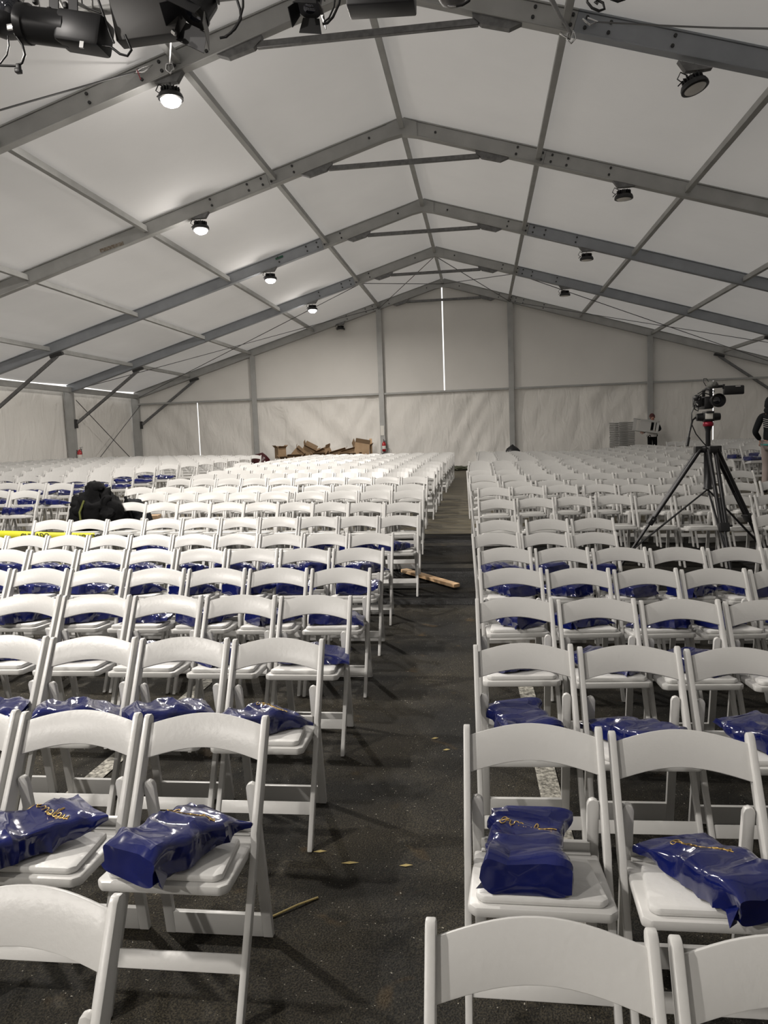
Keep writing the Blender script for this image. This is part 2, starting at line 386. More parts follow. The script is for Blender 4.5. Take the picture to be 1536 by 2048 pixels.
# side walls
def sidewall(sd, z0, y0, y1, name, seed):
    ny = int((y1-y0)/.2); nz = 24; vs = []; x = XR+sd*(HW+.2)
    for j in range(nz+1):
        for i in range(ny+1):
            y = y0+(y1-y0)*i/ny; za = ground(x, min(max(y, -10), 30))+z0; z = za+(3.78-za)*j/nz
            vs.append((x+fold(y, z, seed, .04)*sd, y, z))
    b = MB(); b.add(vs, [(j*(ny+1)+i, j*(ny+1)+i+1, (j+1)*(ny+1)+i+1, (j+1)*(ny+1)+i) for j in range(nz) for i in range(ny)])
    struct(b.build(name, m_side, smooth=True))
m_side = WALLC
sidewall(-1, .0, 24.9, YE, 'wall_left', 80); sidewall(-1, .28, 10, 25.0, 'wall_left', 84); sidewall(-1, .0, -9.8, 9.98, 'wall_left', 88)
sidewall(1, .0, -9.8, YE, 'wall_right', 92)
struct(MB().add([(XR-HW-.2, -9.95, -.3), (XR+HW+.2, -9.95, -.3), (XR+HW+.2, -9.95, 3.7), (XR, -9.95, ZR+.15), (XR-HW-.2, -9.95, 3.7)], [(0, 1, 2, 3, 4)]).build('wall_front', UPPER))
# pale concrete outside the raised left sidewall
struct(MB().box((XR-HW-6, 10, .1), (11.5, 44, .04)).build('floor', mat('outside_concrete', (.6, .6, .58), .8)))

# ------------------------------------------------------------ high bay lamps
BULB = emis('lit_lens', (1.0, .93, .82), 26)
def lamp(label, loc, on, tilt=0, Yw=None):
    t = thing('high_bay_light', label, 'ceiling light', loc, 0, 'lit high bay lights' if on else 'unlit high bay lights')
    R = Matrix.Rotation(tilt, 4, 'Y')
    mb = MB(); mb.lathe([(.02, .13), (.075, .12), (.085, .05), (.15, .035), (.165, .0), (.165, -.03), (.135, -.04), (.13, -.025)], 28, R); h = mb.build('housing', BLACK, t, smooth=True)
    mb = MB()
    for q in range(16):
        a = 2*PI*q/16; mb.box((math.cos(a)*.10, math.sin(a)*.10, .085), (.05, .008, .06), Matrix.Rotation(a, 3, 'Z'))
    mb.build('heat_sink', BLACK, h)
    mb = MB(); mb.lathe([(.135, -.028), (.130, -.06), (.105, -.095), (.06, -.118), (.004, -.125)] if on else [(.135, -.028), (.12, -.042), (.06, -.05), (.004, -.052)], 28, R); mb.build('lens', BULB if on else LENS, t, smooth=True)
    mb = MB(); mb.tube([(0, 0, .12), (0, 0, .22)], .012); mb.tube([(.0, 0, .2), (.03, 0, .23), (0, 0, .26), (-.03, 0, .23), (0, 0, .2)], .008); mb.build('hook', CHROME, t, smooth=True)
    sd = 1 if loc[0] > XR else -1
    mb = MB(); mb.prism([(-.2, .24+.2*SL*sd), (.2, .24-.2*SL*sd), (.11, .17), (-.11, .17)], 'y', -.045, .045); mb.build('mounting_plate', STEEL, t)
    mb = MB(); mb.tube([(-.08, 0, .13), (-.16, .01, .18), (-.2, 0, .1), (-.15, 0, .06), (-.19, 0, .02), (-.13, .02, .08)], .008, 6); mb.build('cord', BLACK, t, smooth=True)
    if on:
        L = bpy.data.lights.new('lamp_light', 'AREA'); L.shape = 'DISK'; L.size = .26; L.energy = LAMP_W*(1.45 if loc[1] < 8 else (1.0 if loc[1] < 17 else .74)); L.color = (1.0, .945, .88)
        lo = bpy.data.objects.new('lamp_light', L); lo.location = (0, 0, -.14); link(lo, t)
        L = bpy.data.lights.new('lens_spill', 'POINT'); L.shadow_soft_size = .1; L.energy = SPILL_W; L.color = (1.0, .95, .9)
        lo = bpy.data.objects.new('lens_spill', L); lo.location = (0, 0, -.26); link(lo, t)
    return t
nm = ['', '', '', '', 'nearest visible', 'second', 'third', 'fourth', 'end wall']
for k, Y in enumerate(FY):
    if k < 8 and k > 0:
        dx = -2.62 if k == 4 else -4.0
        zz = 6.26 if k == 4 else 5.88
        lamp((('glowing round lamp hung under the left roof slope, %s from camera' % nm[k]) if nm[k] else 'round lamp outside the view, %s of those behind the nearest visible one' % ORD[4-k]), (XR+dx, Y-.02, zz), True)
    if k >= 4 and k < 8:
        t = lamp('dark unlit round lamp hung under the right roof slope, %s from camera' % nm[k], (XR+4.0, Y-.02, 5.87 if k > 4 else 5.80), False)
        if k == 4:
            for c in t.children:
                if c.name.startswith(('housing', 'lens')): c.rotation_euler = (-.16, -.25, 0)
lamp('dark unlit lamp under the end arch left of the ridge', (XR-4.0, FY[-1]-.1, 5.9), False)

# ------------------------------------------------------------ white folding chair
CW = .432
def post_poly(lo=False):
    d = Vector((-.42, -.79)).normalized(); nrm = Vector((-.79, .42)).normalized(); L = .8947
    c = lambda t, o: tuple(Vector((0, .79)) + d*t + nrm*o)
    rnd = [c(.02 - .02*math.cos(a), .022*math.sin(a)) for a in ([-PI/2, -PI/4, 0, PI/4, PI/2] if not lo else [-PI/2, 0, PI/2])]
    poly = rnd + [c(.30, .028), c(.37, .030), c(.405, .015), c(.86, .014)]
    e = Vector((-.42, 0)); poly += [(e.x-.014, 0), (e.x+.019, 0)]
    poly += [c(.405, -.017), c(.375, -.026), c(.30, -.026)]
    return poly
def chair_parts(lo=False):
    P = {}
    for sd, nm_ in ((-1, 'legA'), (1, 'legB')):
        mb = MB(); a = sd*CW/2; c = sd*(CW/2-.021); mb.prism(post_poly(lo), 'x', min(a, c), max(a, c)); P[nm_] = (mb, .004)
    for sd, nm_ in ((-1, 'rlegA'), (1, 'rlegB')):
        mb = MB(); x1 = sd*(CW/2-.023); x0 = sd*(CW/2-.023-.036); xm = (x0+x1)/2; w = .018
        prof = [(xm-w, 0), (xm+w, 0), (xm+w, .60-.018)] + ([(xm+w*math.cos(a), .582+.020*math.sin(a)) for a in (PI/4, PI/2, 3*PI/4)] if not lo else [(xm, .602)]) + [(xm-w, .582)]
        n_ = len(prof); f = lambda z: -.10*z/.6
        vs = [(x, f(z)-.012, z) for x, z in prof] + [(x, f(z)+.012, z) for x, z in prof]
        mb.add(vs, [tuple(range(n_)), tuple(range(n_, 2*n_))[::-1]] + [(i, (i+1) % n_, n_+(i+1) % n_, n_+i) for i in range(n_)]); P[nm_] = (mb, .004)
    mb = MB(); xx = CW/2-.058
    mb.add([(sx*xx, y+yo, z) for (y, z) in ((-.003, .003), (-.0145, .088)) for yo in (-.010, .010) for sx in (-1, 1)], [(0, 1, 3, 2), (4, 6, 7, 5), (0, 4, 5, 1), (2, 3, 7, 6), (0, 2, 6, 4), (1, 5, 7, 3)])
    P['rst'] = (mb, .002)
    mb = MB(); R = Matrix.Rotation(math.atan2(.42, .79)*-1, 3, 'X'); zc = .145; yc = -.42*(1-zc/.79)
    mb.box((0, yc, zc), (CW-.040, .016, .052), R); P['fst'] = (mb, .003)
    # arched back panel
    mb = MB(); N = 14 if not lo else 6; H = CW/2-.018; vs = []
    for i in range(N+1):
        x = -H+2*H*i/N; q = math.cos(PI*x/(2*H)); zt = .760+.030*q**1.0; zb = .660+.029*q; bow = .016*q
        for z in (zb, zt):
            y = -.42*(1-z/.79)+bow
            vs += [(x, y-.007, z+.003), (x, y+.007, z-.003)]
    fs = []
    for i in range(N):
        a = 4*i; c = 4*(i+1); fs += [(a, c, c+2, a+2), (a+1, a+3, c+3, c+1), (a+2, c+2, c+3, a+3), (a, a+1, c+1, c)]
    fs += [(0, 2, 3, 1), (4*N, 4*N+1, 4*N+3, 4*N+2)]; mb.add(vs, fs); P['back'] = (mb, .003 if not lo else 0)
    # seat, cushion, rear rails
    def slab(fx, rx, fy, ry, zt_f, zt_r, th, cut):
        o = [(-fx+cut, fy), (fx-cut, fy), (fx, fy+cut), (rx, ry), (-rx, ry), (-fx, fy+cut)]
        zt = lambda y: zt_f + (zt_r-zt_f)*(y-fy)/(ry-fy); n_ = len(o)
        m_ = MB(); m_.add([(x, y, zt(y)) for x, y in o] + [(x, y, zt(y)-th) for x, y in o], [tuple(range(n_)), tuple(range(n_, 2*n_))[::-1]] + [(i, (i+1) % n_, n_+(i+1) % n_, n_+i) for i in range(n_)]); return m_
    P['seat'] = (slab(.200, .187, -.445, -.105, .452, .424, .030, .022), .008)
    P['pad'] = (slab(.178, .150, -.425, -.165, .474, .447, .024, .02), .010)
    mb = MB(); mb.box((0, -.086, .440), (CW-.1, .020, .03)); mb.box((0, -.108, .418), (CW-.1, .022, .022)); P['rail'] = (mb, .003)
    return P
KIND = {'legA': 'leg', 'legB': 'leg', 'rlegA': 'rear_leg', 'rlegB': 'rear_leg', 'rst': 'rear_stretcher', 'fst': 'front_stretcher', 'back': 'backrest', 'seat': 'seat', 'pad': 'seat_pad', 'rail': 'seat_rail'}
hi = chair_parts(False); CH = {k: mb.mesh(KIND[k], PAD if k == 'pad' else WHITE, bv) for k, (mb, bv) in hi.items()}
lo = chair_parts(True); LO = MB()
for k, (mb, bv) in lo.items():
    if k != 'pad': LO.add(mb.v, mb.f)
LOPAD = len(LO.f); LO.add(lo['pad'][0].v, lo['pad'][0].f)
LOV = [v.copy() for v in LO.v]; LOF = [list(f) for f in LO.f]
def lo_mesh():
    me = bpy.data.meshes.new('folding_chair'); me.from_pydata([tuple(v) for v in LOV], [], LOF); me.materials.append(WHITE); me.materials.append(PAD)
    for i, p in enumerate(me.polygons): p.material_index = 1 if i >= LOPAD else 0
    me.update(); return me
LOMESH = lo_mesh()

# chair list: (x, y, rz, block, row, seat)
CHAIRS = []
def row(block, r, yf, x0, pitch, n, dirn, rz=0, gaps=None, extra=0):
    """x0 is the centre of the aisle-side post of the first chair"""
    x = x0
    for i in range(n):
        if gaps and i in gaps: x += dirn*gaps[i]
        xc = x + dirn*.206; CHAIRS.append((xc, yf(xc), rz + random.uniform(-.012, .012), block, r, i+1+extra)); x += dirn*pitch
    return x
cst = lambda c, k=0: (lambda x: c + k*x)
ang = lambda k: math.atan(k)
# right block
row('right', 1, cst(1.40), -.12, .455, 3, 1)
row('right', 2, cst(2.40), -.07, .452, 4, 1)
row('right', 3, cst(3.345, .032), -.05, .452, 5, 1, .03)
row('right', 4, cst(4.30, .045), -.05, .452, 6, 1, .045)
row('right', 5, cst(5.24, .083), -.035, .452, 7, 1, .07)
row('right', 6, cst(6.19, .095), -.05, .455, 7, 1, .08)
row('right', 7, cst(7.09, .14), -.11, .45, 3, 1, .12)
row('right', 8, cst(7.77, .15), -.07, .43, 3, 1, .10, {1: .06, 2: .03}); row('right', 8, cst(7.77, .15), 2.72, .45, 4, 1, .1, None, 3)
row('right', 9, lambda x: 8.95+.35*min(max(x, 0), 1.45), -.06, .455, 9, 1, .05, {3: .03})
row('right', 10, lambda x: 10.20+.38*min(max(x, 0), 1.3), -.07, .455, 9, 1, .05, {3: .06})
row('right', 11, cst(11.05, .27), -.20, .475, 9, 1, .15)
row('right', 12, cst(12.28, .22), -.21, .468, 9, 1, .12)
row('right', 13, cst(13.27, .20), -.27, .467, 10, 1, .1)
row('right', 14, cst(14.24, .22), -.27, .467, 10, 1, .1)
row('right', 15, cst(15.12, .24), -.28, .467, 10, 1, .1)
row('right', 16, cst(16.05, .22), -.28, .467, 10, 1, .1)
for r in range(17, 24): row('right', r, cst(17.15+(r-17)*1.03, .18), -.12 if r < 23 else -.19, .467, 11, 1, .1)
# middle-left block
row('left', 1, cst(1.41), -.765, .455, 2, -1)
row('left', 2, cst(2.42), -.74, .45, 4, -1)
row('left', 3, cst(3.385), -.75, .452, 5, -1)
row('left', 4, cst(4.335), -.78, .452, 6, -1)
row('left', 5, cst(5.26), -.80, .453, 8, -1)
row('left', 6, cst(6.21), -.83, .448, 9, -1)
row('left', 7, cst(7.165), -.86, .438, 10, -1)
row('left', 8, cst(8.09, .014), -.69, .434, 10, -1)
row('left', 9, cst(8.79, -.08), -.73, .434, 10, -1)
row('left', 10, cst(9.99, -.04), -.78, .442, 9, -1, 0, {4: .06})
row('left', 11, cst(10.83, -.035), -.83, .452, 10, -1, 0, {4: .04})
row('left', 12, cst(12.07, -.08), -.87, .448, 10, -1, -.05)
row('left', 13, cst(13.12, -.07), -.82, .448, 10, -1, -.05)
for r in range(14, 24):
    k0 = 1 if r == 17 else 0
    row('left', r, cst(14.08+(r-14)*.99, -.06), -.83-(.45 if r in (17,) else 0), .452, 10, -1, -.05)
# far-left block
SLX = {1: (10.3, -6.42, 2), 2: (11.45, -6.54, 4), 3: (12.85, -6.58, 9), 4: (14.0, -6.70, 10), 5: (15.2, -6.8, 12), 6: (16.3, -6.75, 13), 7: (17.4, -6.7, 14)}
for r in range(8, 13): SLX[r] = (17.4+(r-7)*1.05, -6.7, 14)
for r, (y, x, n_) in SLX.items(): row('far left', r, cst(y, -.02), x, .47, n_, -1, .06)
# far-right block
SRX = {1: (13.9, 5.75, 3), 2: (15.0, 5.7, 4), 3: (16.2, 5.6, 5), 4: (17.3, 5.5, 6), 5: (18.4, 5.45, 6)}
for r in range(6, 11): SRX[r] = (18.4+(r-5)*1.03, 5.4, 7)
for r, (y, x, n_) in SRX.items(): row('far right', r, cst(y+ -.02*0, .02), x, .47, n_, 1, .12)

vis = []; rest = []
for c in CHAIRS:
    x, y, rz, bl, r, s = c; g = ground(x, y); p = proj((x, y, g+.72))
    inside = p is not None and -90 < p[0] < 1626 and p[1] < 2060
    (vis if inside else rest).append((p[2] if p else 99, c))
vis.sort(key=lambda t: t[0])
nvis = 300
solo, bulk = vis[:nvis], [c for _, c in vis[nvis:]]
BLK = {'left': 'left of the aisle', 'right': 'right of the aisle', 'far left': 'in far left block', 'far right': 'in far right block'}
SEAT = {'left': 'from the aisle', 'right': 'from the aisle', 'far left': 'from right', 'far right': 'from left'}
GRP = {'left': 'white folding chairs left of the aisle', 'right': 'white folding chairs right of the aisle', 'far left': 'white folding chairs at the far left', 'far right': 'white folding chairs at the far right'}
proto = None; BAGGED = set()
def has_bag(bl, r, s):
    if bl == 'right': return (2 <= r <= 7) or (r == 8 and s > 3 and 0)
    if bl == 'left': return (2 <= r <= 7) or (r == 8 and s in (1, 2, 3, 7)) or (r == 18 and s == 1)
    if bl == 'far left': return r <= 7 and s <= 8
    if bl == 'far right': return r <= 5 and s <= 4
for d_, (x, y, rz, bl, r, s) in solo:
    lab = 'white folding chair %s, %s row from front, %s seat %s' % (BLK[bl], ORD[r], ORD[s], SEAT[bl])
    g = ground(x, y)
    if d_ < 13.2:
        if proto is None:
            t = proto = thing('folding_chair', lab, 'chair', (x, y, g), rz, GRP[bl])
            for k in CH: link(bpy.data.objects.new(KIND[k], CH[k]), t)
        else: t = dup(proto, (x, y, g), rz, lab, GRP[bl])
    else:
        t = link(bpy.data.objects.new('folding_chair', LOMESH)); t.location = (x, y, g); t.rotation_euler = (0, 0, rz); tag(t, lab, 'chair', GRP[bl])
# chairs beyond the three hundred nearest: one object
vs = []; fs = []; mi = []
for x, y, rz, bl, r, s in bulk:
    R = Matrix.Translation((x, y, ground(x, y))) @ Matrix.Rotation(rz, 4, 'Z'); k = len(vs)
    vs += [tuple(R @ v) for v in LOV]; fs += [[i+k for i in f] for f in LOF]; mi += [1 if i >= LOPAD else 0 for i in range(len(LOF))]
if vs:
    me = bpy.data.meshes.new('rear_chairs'); me.from_pydata(vs, [], fs); me.materials.append(WHITE); me.materials.append(PAD)
    for p, i in zip(me.polygons, mi): p.material_index = i
    o = link(bpy.data.objects.new('distant_folding_chairs', me)); o['kind'] = 'stuff'
    tag(o, 'mass of white folding chairs filling the rear rows towards the back wall', 'chairs')
print('chairs', len(CHAIRS), 'vis', len(vis), 'bulk', len(bulk))

# ------------------------------------------------------------ blue gift bags
def bag_mesh(seed, w=.115, L=.36, h=.10, lift=.07, lowres=False):
    """a filled plastic bag lying down: boxy folded base at -y, flattened open top at +y"""
    rnd = random.Random(seed); ns = 30 if not lowres else 12; nl = 22 if not lowres else 7; vs = []
    ph = rnd.uniform(0, 50)
    for j in range(nl+1):
        t = j/nl; y = -L/2 + L*t
        ww = w*(1.0 - .10*math.sin(PI*t) + .10*max(0, t-.7)/.3); hh = h*(.92 if t < .6 else .92-.70*(t-.6)/.4)
        if t < .06: hh *= .86+.14*t/.06
        base = lift*max(0, (t-.55)/.45)**1.3
        for k in range(ns):
            a = 2*PI*k/ns; c, s_ = math.cos(a), math.sin(a); e = .36
            x = ww*math.copysign(abs(c)**e, c); z = hh/2*math.copysign(abs(s_)**e, s_)+hh/2+base
            p = Vector((x, y, z)); q = p*9+Vector((ph, 0, 0))
            dn = (1-abs(noise.noise(q))*3.2)*.013 + (1-abs(noise.noise(q*1.9+Vector((0, 5, 0))))*2.4)*.003
            dirv = Vector((x*.6, 0, (z-hh/2-base))).normalized() if abs(x)+abs(z) > 0 else Vector((0, 0, 1))
            if s_ < -.3: dn *= .15
            p += dirv*dn*1.4; p.y += noise.noise(q*.8)*.018*(1 if t > .85 or t < .1 else .3); p.x += noise.noise(q*.5+Vector((0, 9, 0)))*.010
            if t > .85: p.z += .018*noise.noise(q*1.3)
            p.z = max(p.z, .001)
            vs.append(p)
    b = MB(); fs = [(j*ns+k, j*ns+(k+1) % ns, (j+1)*ns+(k+1) % ns, (j+1)*ns+k) for j in range(nl) for k in range(ns)]
    # folded base and gathered mouth: fans to crumpled centres
    c0 = Vector((0, -L/2-.004, h*.40)); c1 = Vector((rnd.uniform(-.03, .03), L/2-.03, lift+h*.12)); vs += [c0, c1]; i0 = len(vs)-2
    fs += [(i0, (k+1) % ns, k) for k in range(ns)] + [(i0+1, nl*ns+k, nl*ns+(k+1) % ns) for k in range(ns)]
    # pinched corner ear
    b.add(vs, fs); ear = rnd.choice((-1, 1))
    b.add([(ear*w*.9, -L/2+.01, .05), (ear*w*.9, -L/2+.06, .02), (ear*(w+.025), -L/2+.005, .006), (ear*w*.9, -L/2+.02, .004)], [(0, 1, 2), (0, 2, 3), (1, 3, 2)])
    return b
def facet(me, ang_=24):
    for p in me.polygons: p.use_smooth = True
    me.set_sharp_from_angle(angle=math.radians(ang_)); return me
SPEC = [(1, .110, .33, .105, .085), (2, .105, .40, .095, .03), (3, .115, .37, .10, .05), (4, .105, .36, .09, .02), (5, .11, .38, .095, .06), (6, .10, .34, .085, .04)]
BAGM = [facet(bag_mesh(*s).mesh('gift_bag', BLUE), 30) for s in SPEC]
BAGL = facet(bag_mesh(11, lowres=True).mesh('gift_bag', BLUE))
from mathutils.bvhtree import BVHTree
def script_strokes():
    """gold handwriting, loops and stems like a cursive word ending in -less"""
    pts = []; x = 0
    def arc(cx, cz, rx, rz, a0, a1, n=8): return [(cx+rx*math.cos(a0+(a1-a0)*i/n), cz+rz*math.sin(a0+(a1-a0)*i/n)) for i in range(n+1)]
    S_ = []
    S_.append(arc(.010, .018, .010, .026, PI*.3, PI*1.9, 12) + [(.026, .012)])                 # tall opening loop
    S_.append([(.004, .022), (.024, .026)])
    S_.append([(.030, .020), (.029, .004), (.034, .002), (.040, .008)])
    S_.append(arc(.046, .010, .006, .011, PI, 0, 6) + [(.052, .001)] + arc(.058, .010, .006, .011, PI, 0, 6) + [(.065, .002), (.070, .006)])
    S_.append([(.070, .006)] + arc(.077, .009, .007, .009, -.3, PI*1.6, 10) + [(.088, .005)])
    S_.append([(.088, .005)] + arc(.094, .024, .004, .020, -.4, PI*1.1, 8) + [(.092, .004), (.098, .002), (.102, .006)])
    S_.append([(.102, .006)] + arc(.108, .009, .007, .009, -.3, PI*1.6, 10) + [(.117, .004)])
    for q in (.118, .134):
        S_.append([(q, .004), (q+.008, .017), (q+.011, .006), (q+.005, .0), (q, .003), (q+.016, .004)])
    return S_
def lettering(meb, parent, y0, rot, sc=1.0):
    bv = BVHTree.FromPolygons([v.co for v in meb.vertices], [list(p.vertices) for p in meb.polygons]); mb = MB()
    for st in script_strokes():
        dense = []
        for a, b_ in zip(st[:-1], st[1:]):
            n_ = max(1, int(math.hypot(b_[0]-a[0], b_[1]-a[1])/.004))
            dense += [(a[0]+(b_[0]-a[0])*i/n_, a[1]+(b_[1]-a[1])*i/n_) for i in range(n_)]
        dense.append(st[-1]); pp = []
        for u_, v_ in dense:
            X, Y_ = (u_-.075)*sc, (v_-.012)*sc; x = X*math.cos(rot)-Y_*math.sin(rot); y = y0+X*math.sin(rot)+Y_*math.cos(rot)
            h_ = bv.ray_cast(Vector((x, y, .5)), Vector((0, 0, -1)))
            if h_[0]: pp.append(h_[0]+Vector((0, 0, .0012)))
        if len(pp) > 1: mb.tube(pp, .0015, 5)
    if mb.v: mb.build('lettering', GOLD, parent, smooth=True)
# near bags measured by hand: (block,row,seat): (variant, dx, dy, rot, lettering y, rot)
HAND = {('right', 2, 1): (0, -.03, -.255, -.08, .05, -.15), ('right', 2, 2): (1, .035, -.285, .42, .06, -.9),
        ('left', 2, 1): (2, -.01, -.30, -.42, .07, .2), ('left', 2, 2): (4, -.04, -.29, -.62, .06, .3),
        ('left', 3, 1): (3, -.02, -.26, -.75, .05, .3), ('left', 3, 2): (2, .0, -.25, -.9, None, 0), ('left', 3, 3): (3, .02, -.24, -1.1, None, 0),
        ('right', 3, 1): (0, -.02, -.22, .2, None, 0), ('right', 3, 2): (1, -.02, -.26, .45, None, 0), ('right', 3, 3): (4, .06, -.25, .5, None, 0)}
nb = 0
for d_, (x, y, rz, bl, r, s) in solo:
    if not has_bag(bl, r, s): continue
    key = (bl, r, s); g = ground(x, y); rr = random.Random(hash((r*31+s*7+len(bl)*101)) & 0xffff)
    if key in HAND: vi, dx, dy, ro, ly, lr = HAND[key]
    else:
        vi = rr.randrange(6); dx = rr.uniform(-.03, .03); dy = -.27+rr.uniform(-.02, .03); ly = None; lr = 0
        ro = rr.choice((-1, 1))*rr.uniform(.2, 1.4) if bl == 'right' else -rr.uniform(.5, 1.5)
        if r == 4: dy = -.20
    me = BAGM[vi] if d_ < 13 else BAGL
    o = link(bpy.data.objects.new('gift_bag', me)); c_, s_ = math.cos(rz), math.sin(rz)
    zt = .474-.104*(dy+.425)
    o.location = (x+dx*c_-dy*s_, y+dx*s_+dy*c_, g+zt+.002); o.rotation_euler = (-.095, 0, rz+ro)
    ap = {(0): 'with its mouth propped up', 1: 'lying flat and long', 2: 'plump and slanted', 3: 'lying low and slanted', 4: 'half slumped', 5: 'small and flattened'}[vi]
    if ly is not None: ap = 'with gold script, ' + ap; lettering(me, o, ly, lr, 1.15)
    tag(o, 'blue gift bag on the %s seat %s, %s row, %s' % (ORD[s], SEAT[bl], ORD[r], {'left': 'left of aisle', 'right': 'right of aisle', 'far left': 'far left block', 'far right': 'far right block'}[bl]), 'bag', 'blue gift bags on the chairs')
    nb += 1
print('bags', nb)

# ------------------------------------------------------------ floor bits
strip([(.262, 2.2), (.30, 3.0), (.285, 3.6), (.27, 4.4), (.25, 5.3), (.235, 6.3), (.22, 7.2)], .10, 'painted_line', 'worn white parking line on the asphalt under the right block')
strip([(-2.05, 2.6), (-2.02, 3.4), (-2.0, 4.2), (-1.98, 5.2), (-1.95, 6.2)], .10, 'painted_line', 'worn white parking line on the asphalt under the left block')
a = Vector((-.93, 8.68, ground(-.93, 8.68)+.035)); b_ = Vector((-.30, 8.06, ground(-.3, 8.06)+.035))
mb = MB(); mb.beam(a, b_, .089, .038); tag(mb.build('timber_plank', WOOD, bevel=.003, seg=1), 'short pine timber lying askew on the black mat in the aisle', 'plank')
p0 = at(540, 1838, 2.42); 
def onfloor(u, v):
    d = (rt*((u-768)/FPX) + up*((1024-v)/FPX) + fw); t = HC/-d.z; p = d*t; 
    for _ in range(12): p = d*((HC-ground(p.x, p.y))/-d.z)
    return Vector((p.x, p.y, ground(p.x, p.y)))
q0, q1 = onfloor(540, 1838), onfloor(636, 1797)
cable([q0+Vector((0, 0, .005)), (q0+q1)/2+Vector((.01, .01, .008)), q1+Vector((0, 0, .004))], .004, 'dry_twig', GRASS, 'thin dry straw stalk on the asphalt beside the second left chair', 'twig')
LEAF = ['yellowish leaf scrap in the aisle beside the second right row', 'pale leaf scrap in the middle of the aisle, nearest the camera', 'yellow leaf scrap beside the foot of the second left row', 'pale leaf scrap nearest the right block at its third row', 'brownish leaf scrap by the front foot of a left chair']
for i, (u, v) in enumerate([(870, 1478), (812, 1733), (700, 1728), (893, 1501), (640, 1705)]):
    q = onfloor(u, v); mb = MB(); L_ = .02+.008*(i % 3)
    mb.add([q+Vector((-L_, 0, .003)), q+Vector((0, -.006, .004)), q+Vector((L_, .004, .006)), q+Vector((0, .007, .008))], [(0, 1, 2, 3)])
    o = mb.build('leaf_scrap', GRASS); sm = o.modifiers.new('t', 'SOLIDIFY'); sm.thickness = .001
    tag(o, LEAF[i], 'leaf', 'leaf scraps on the aisle')

# ------------------------------------------------------------ figures
def skin(name, pts, edges, rad, m, parent=None, sub=2, root=0):
    me = bpy.data.meshes.new(name); me.from_pydata([tuple(p) for p in pts], edges, []); me.materials.append(m)
    o = link(bpy.data.objects.new(name, me), parent)
    md = o.modifiers.new('skin', 'SKIN'); md.use_smooth_shade = True; md.branch_smoothing = .6
    sv = me.skin_vertices[0].data
    for i, r in enumerate(rad):
        sv[i].radius = (r, r) if not isinstance(r, tuple) else r; sv[i].use_root = (i == root)
    ss = o.modifiers.new('sub', 'SUBSURF'); ss.levels = sub; ss.render_levels = sub
    return o
def hand(parent, wrist, dirv, side, m, curl=.6):
    """palm and five separate bent fingers"""
    d = Vector(dirv).normalized(); s_ = Vector(side).normalized(); nrm = d.cross(s_); w = Vector(wrist); P = [w, w+d*.05, w+d*.085]; E_ = [(0, 1), (1, 2)]; Rr = [(.022, .026), (.030, .016), (.034, .014)]
    for i, (o_, L_) in enumerate([(-.030, .060), (-.010, .075), (.011, .072), (.031, .058)]):
        b0 = w+d*.088+s_*o_; b1 = b0+(d*math.cos(curl)+nrm*math.sin(curl))*L_*.55; b2 = b1+(d*math.cos(curl*2.2)+nrm*math.sin(curl*2.2))*L_*.5
        k = len(P); P += [b0, b1, b2]; E_ += [(2, k), (k, k+1), (k+1, k+2)]; Rr += [.009, .008, .007]
    k = len(P); P += [w+d*.03-s_*.035, w+d*.065-s_*.055+nrm*.012, w+d*.085-s_*.05+nrm*.03]; E_ += [(1, k), (k, k+1), (k+1, k+2)]; Rr += [.012, .010, .008]
    return skin('hand', P, E_, Rr, m, parent, 1)
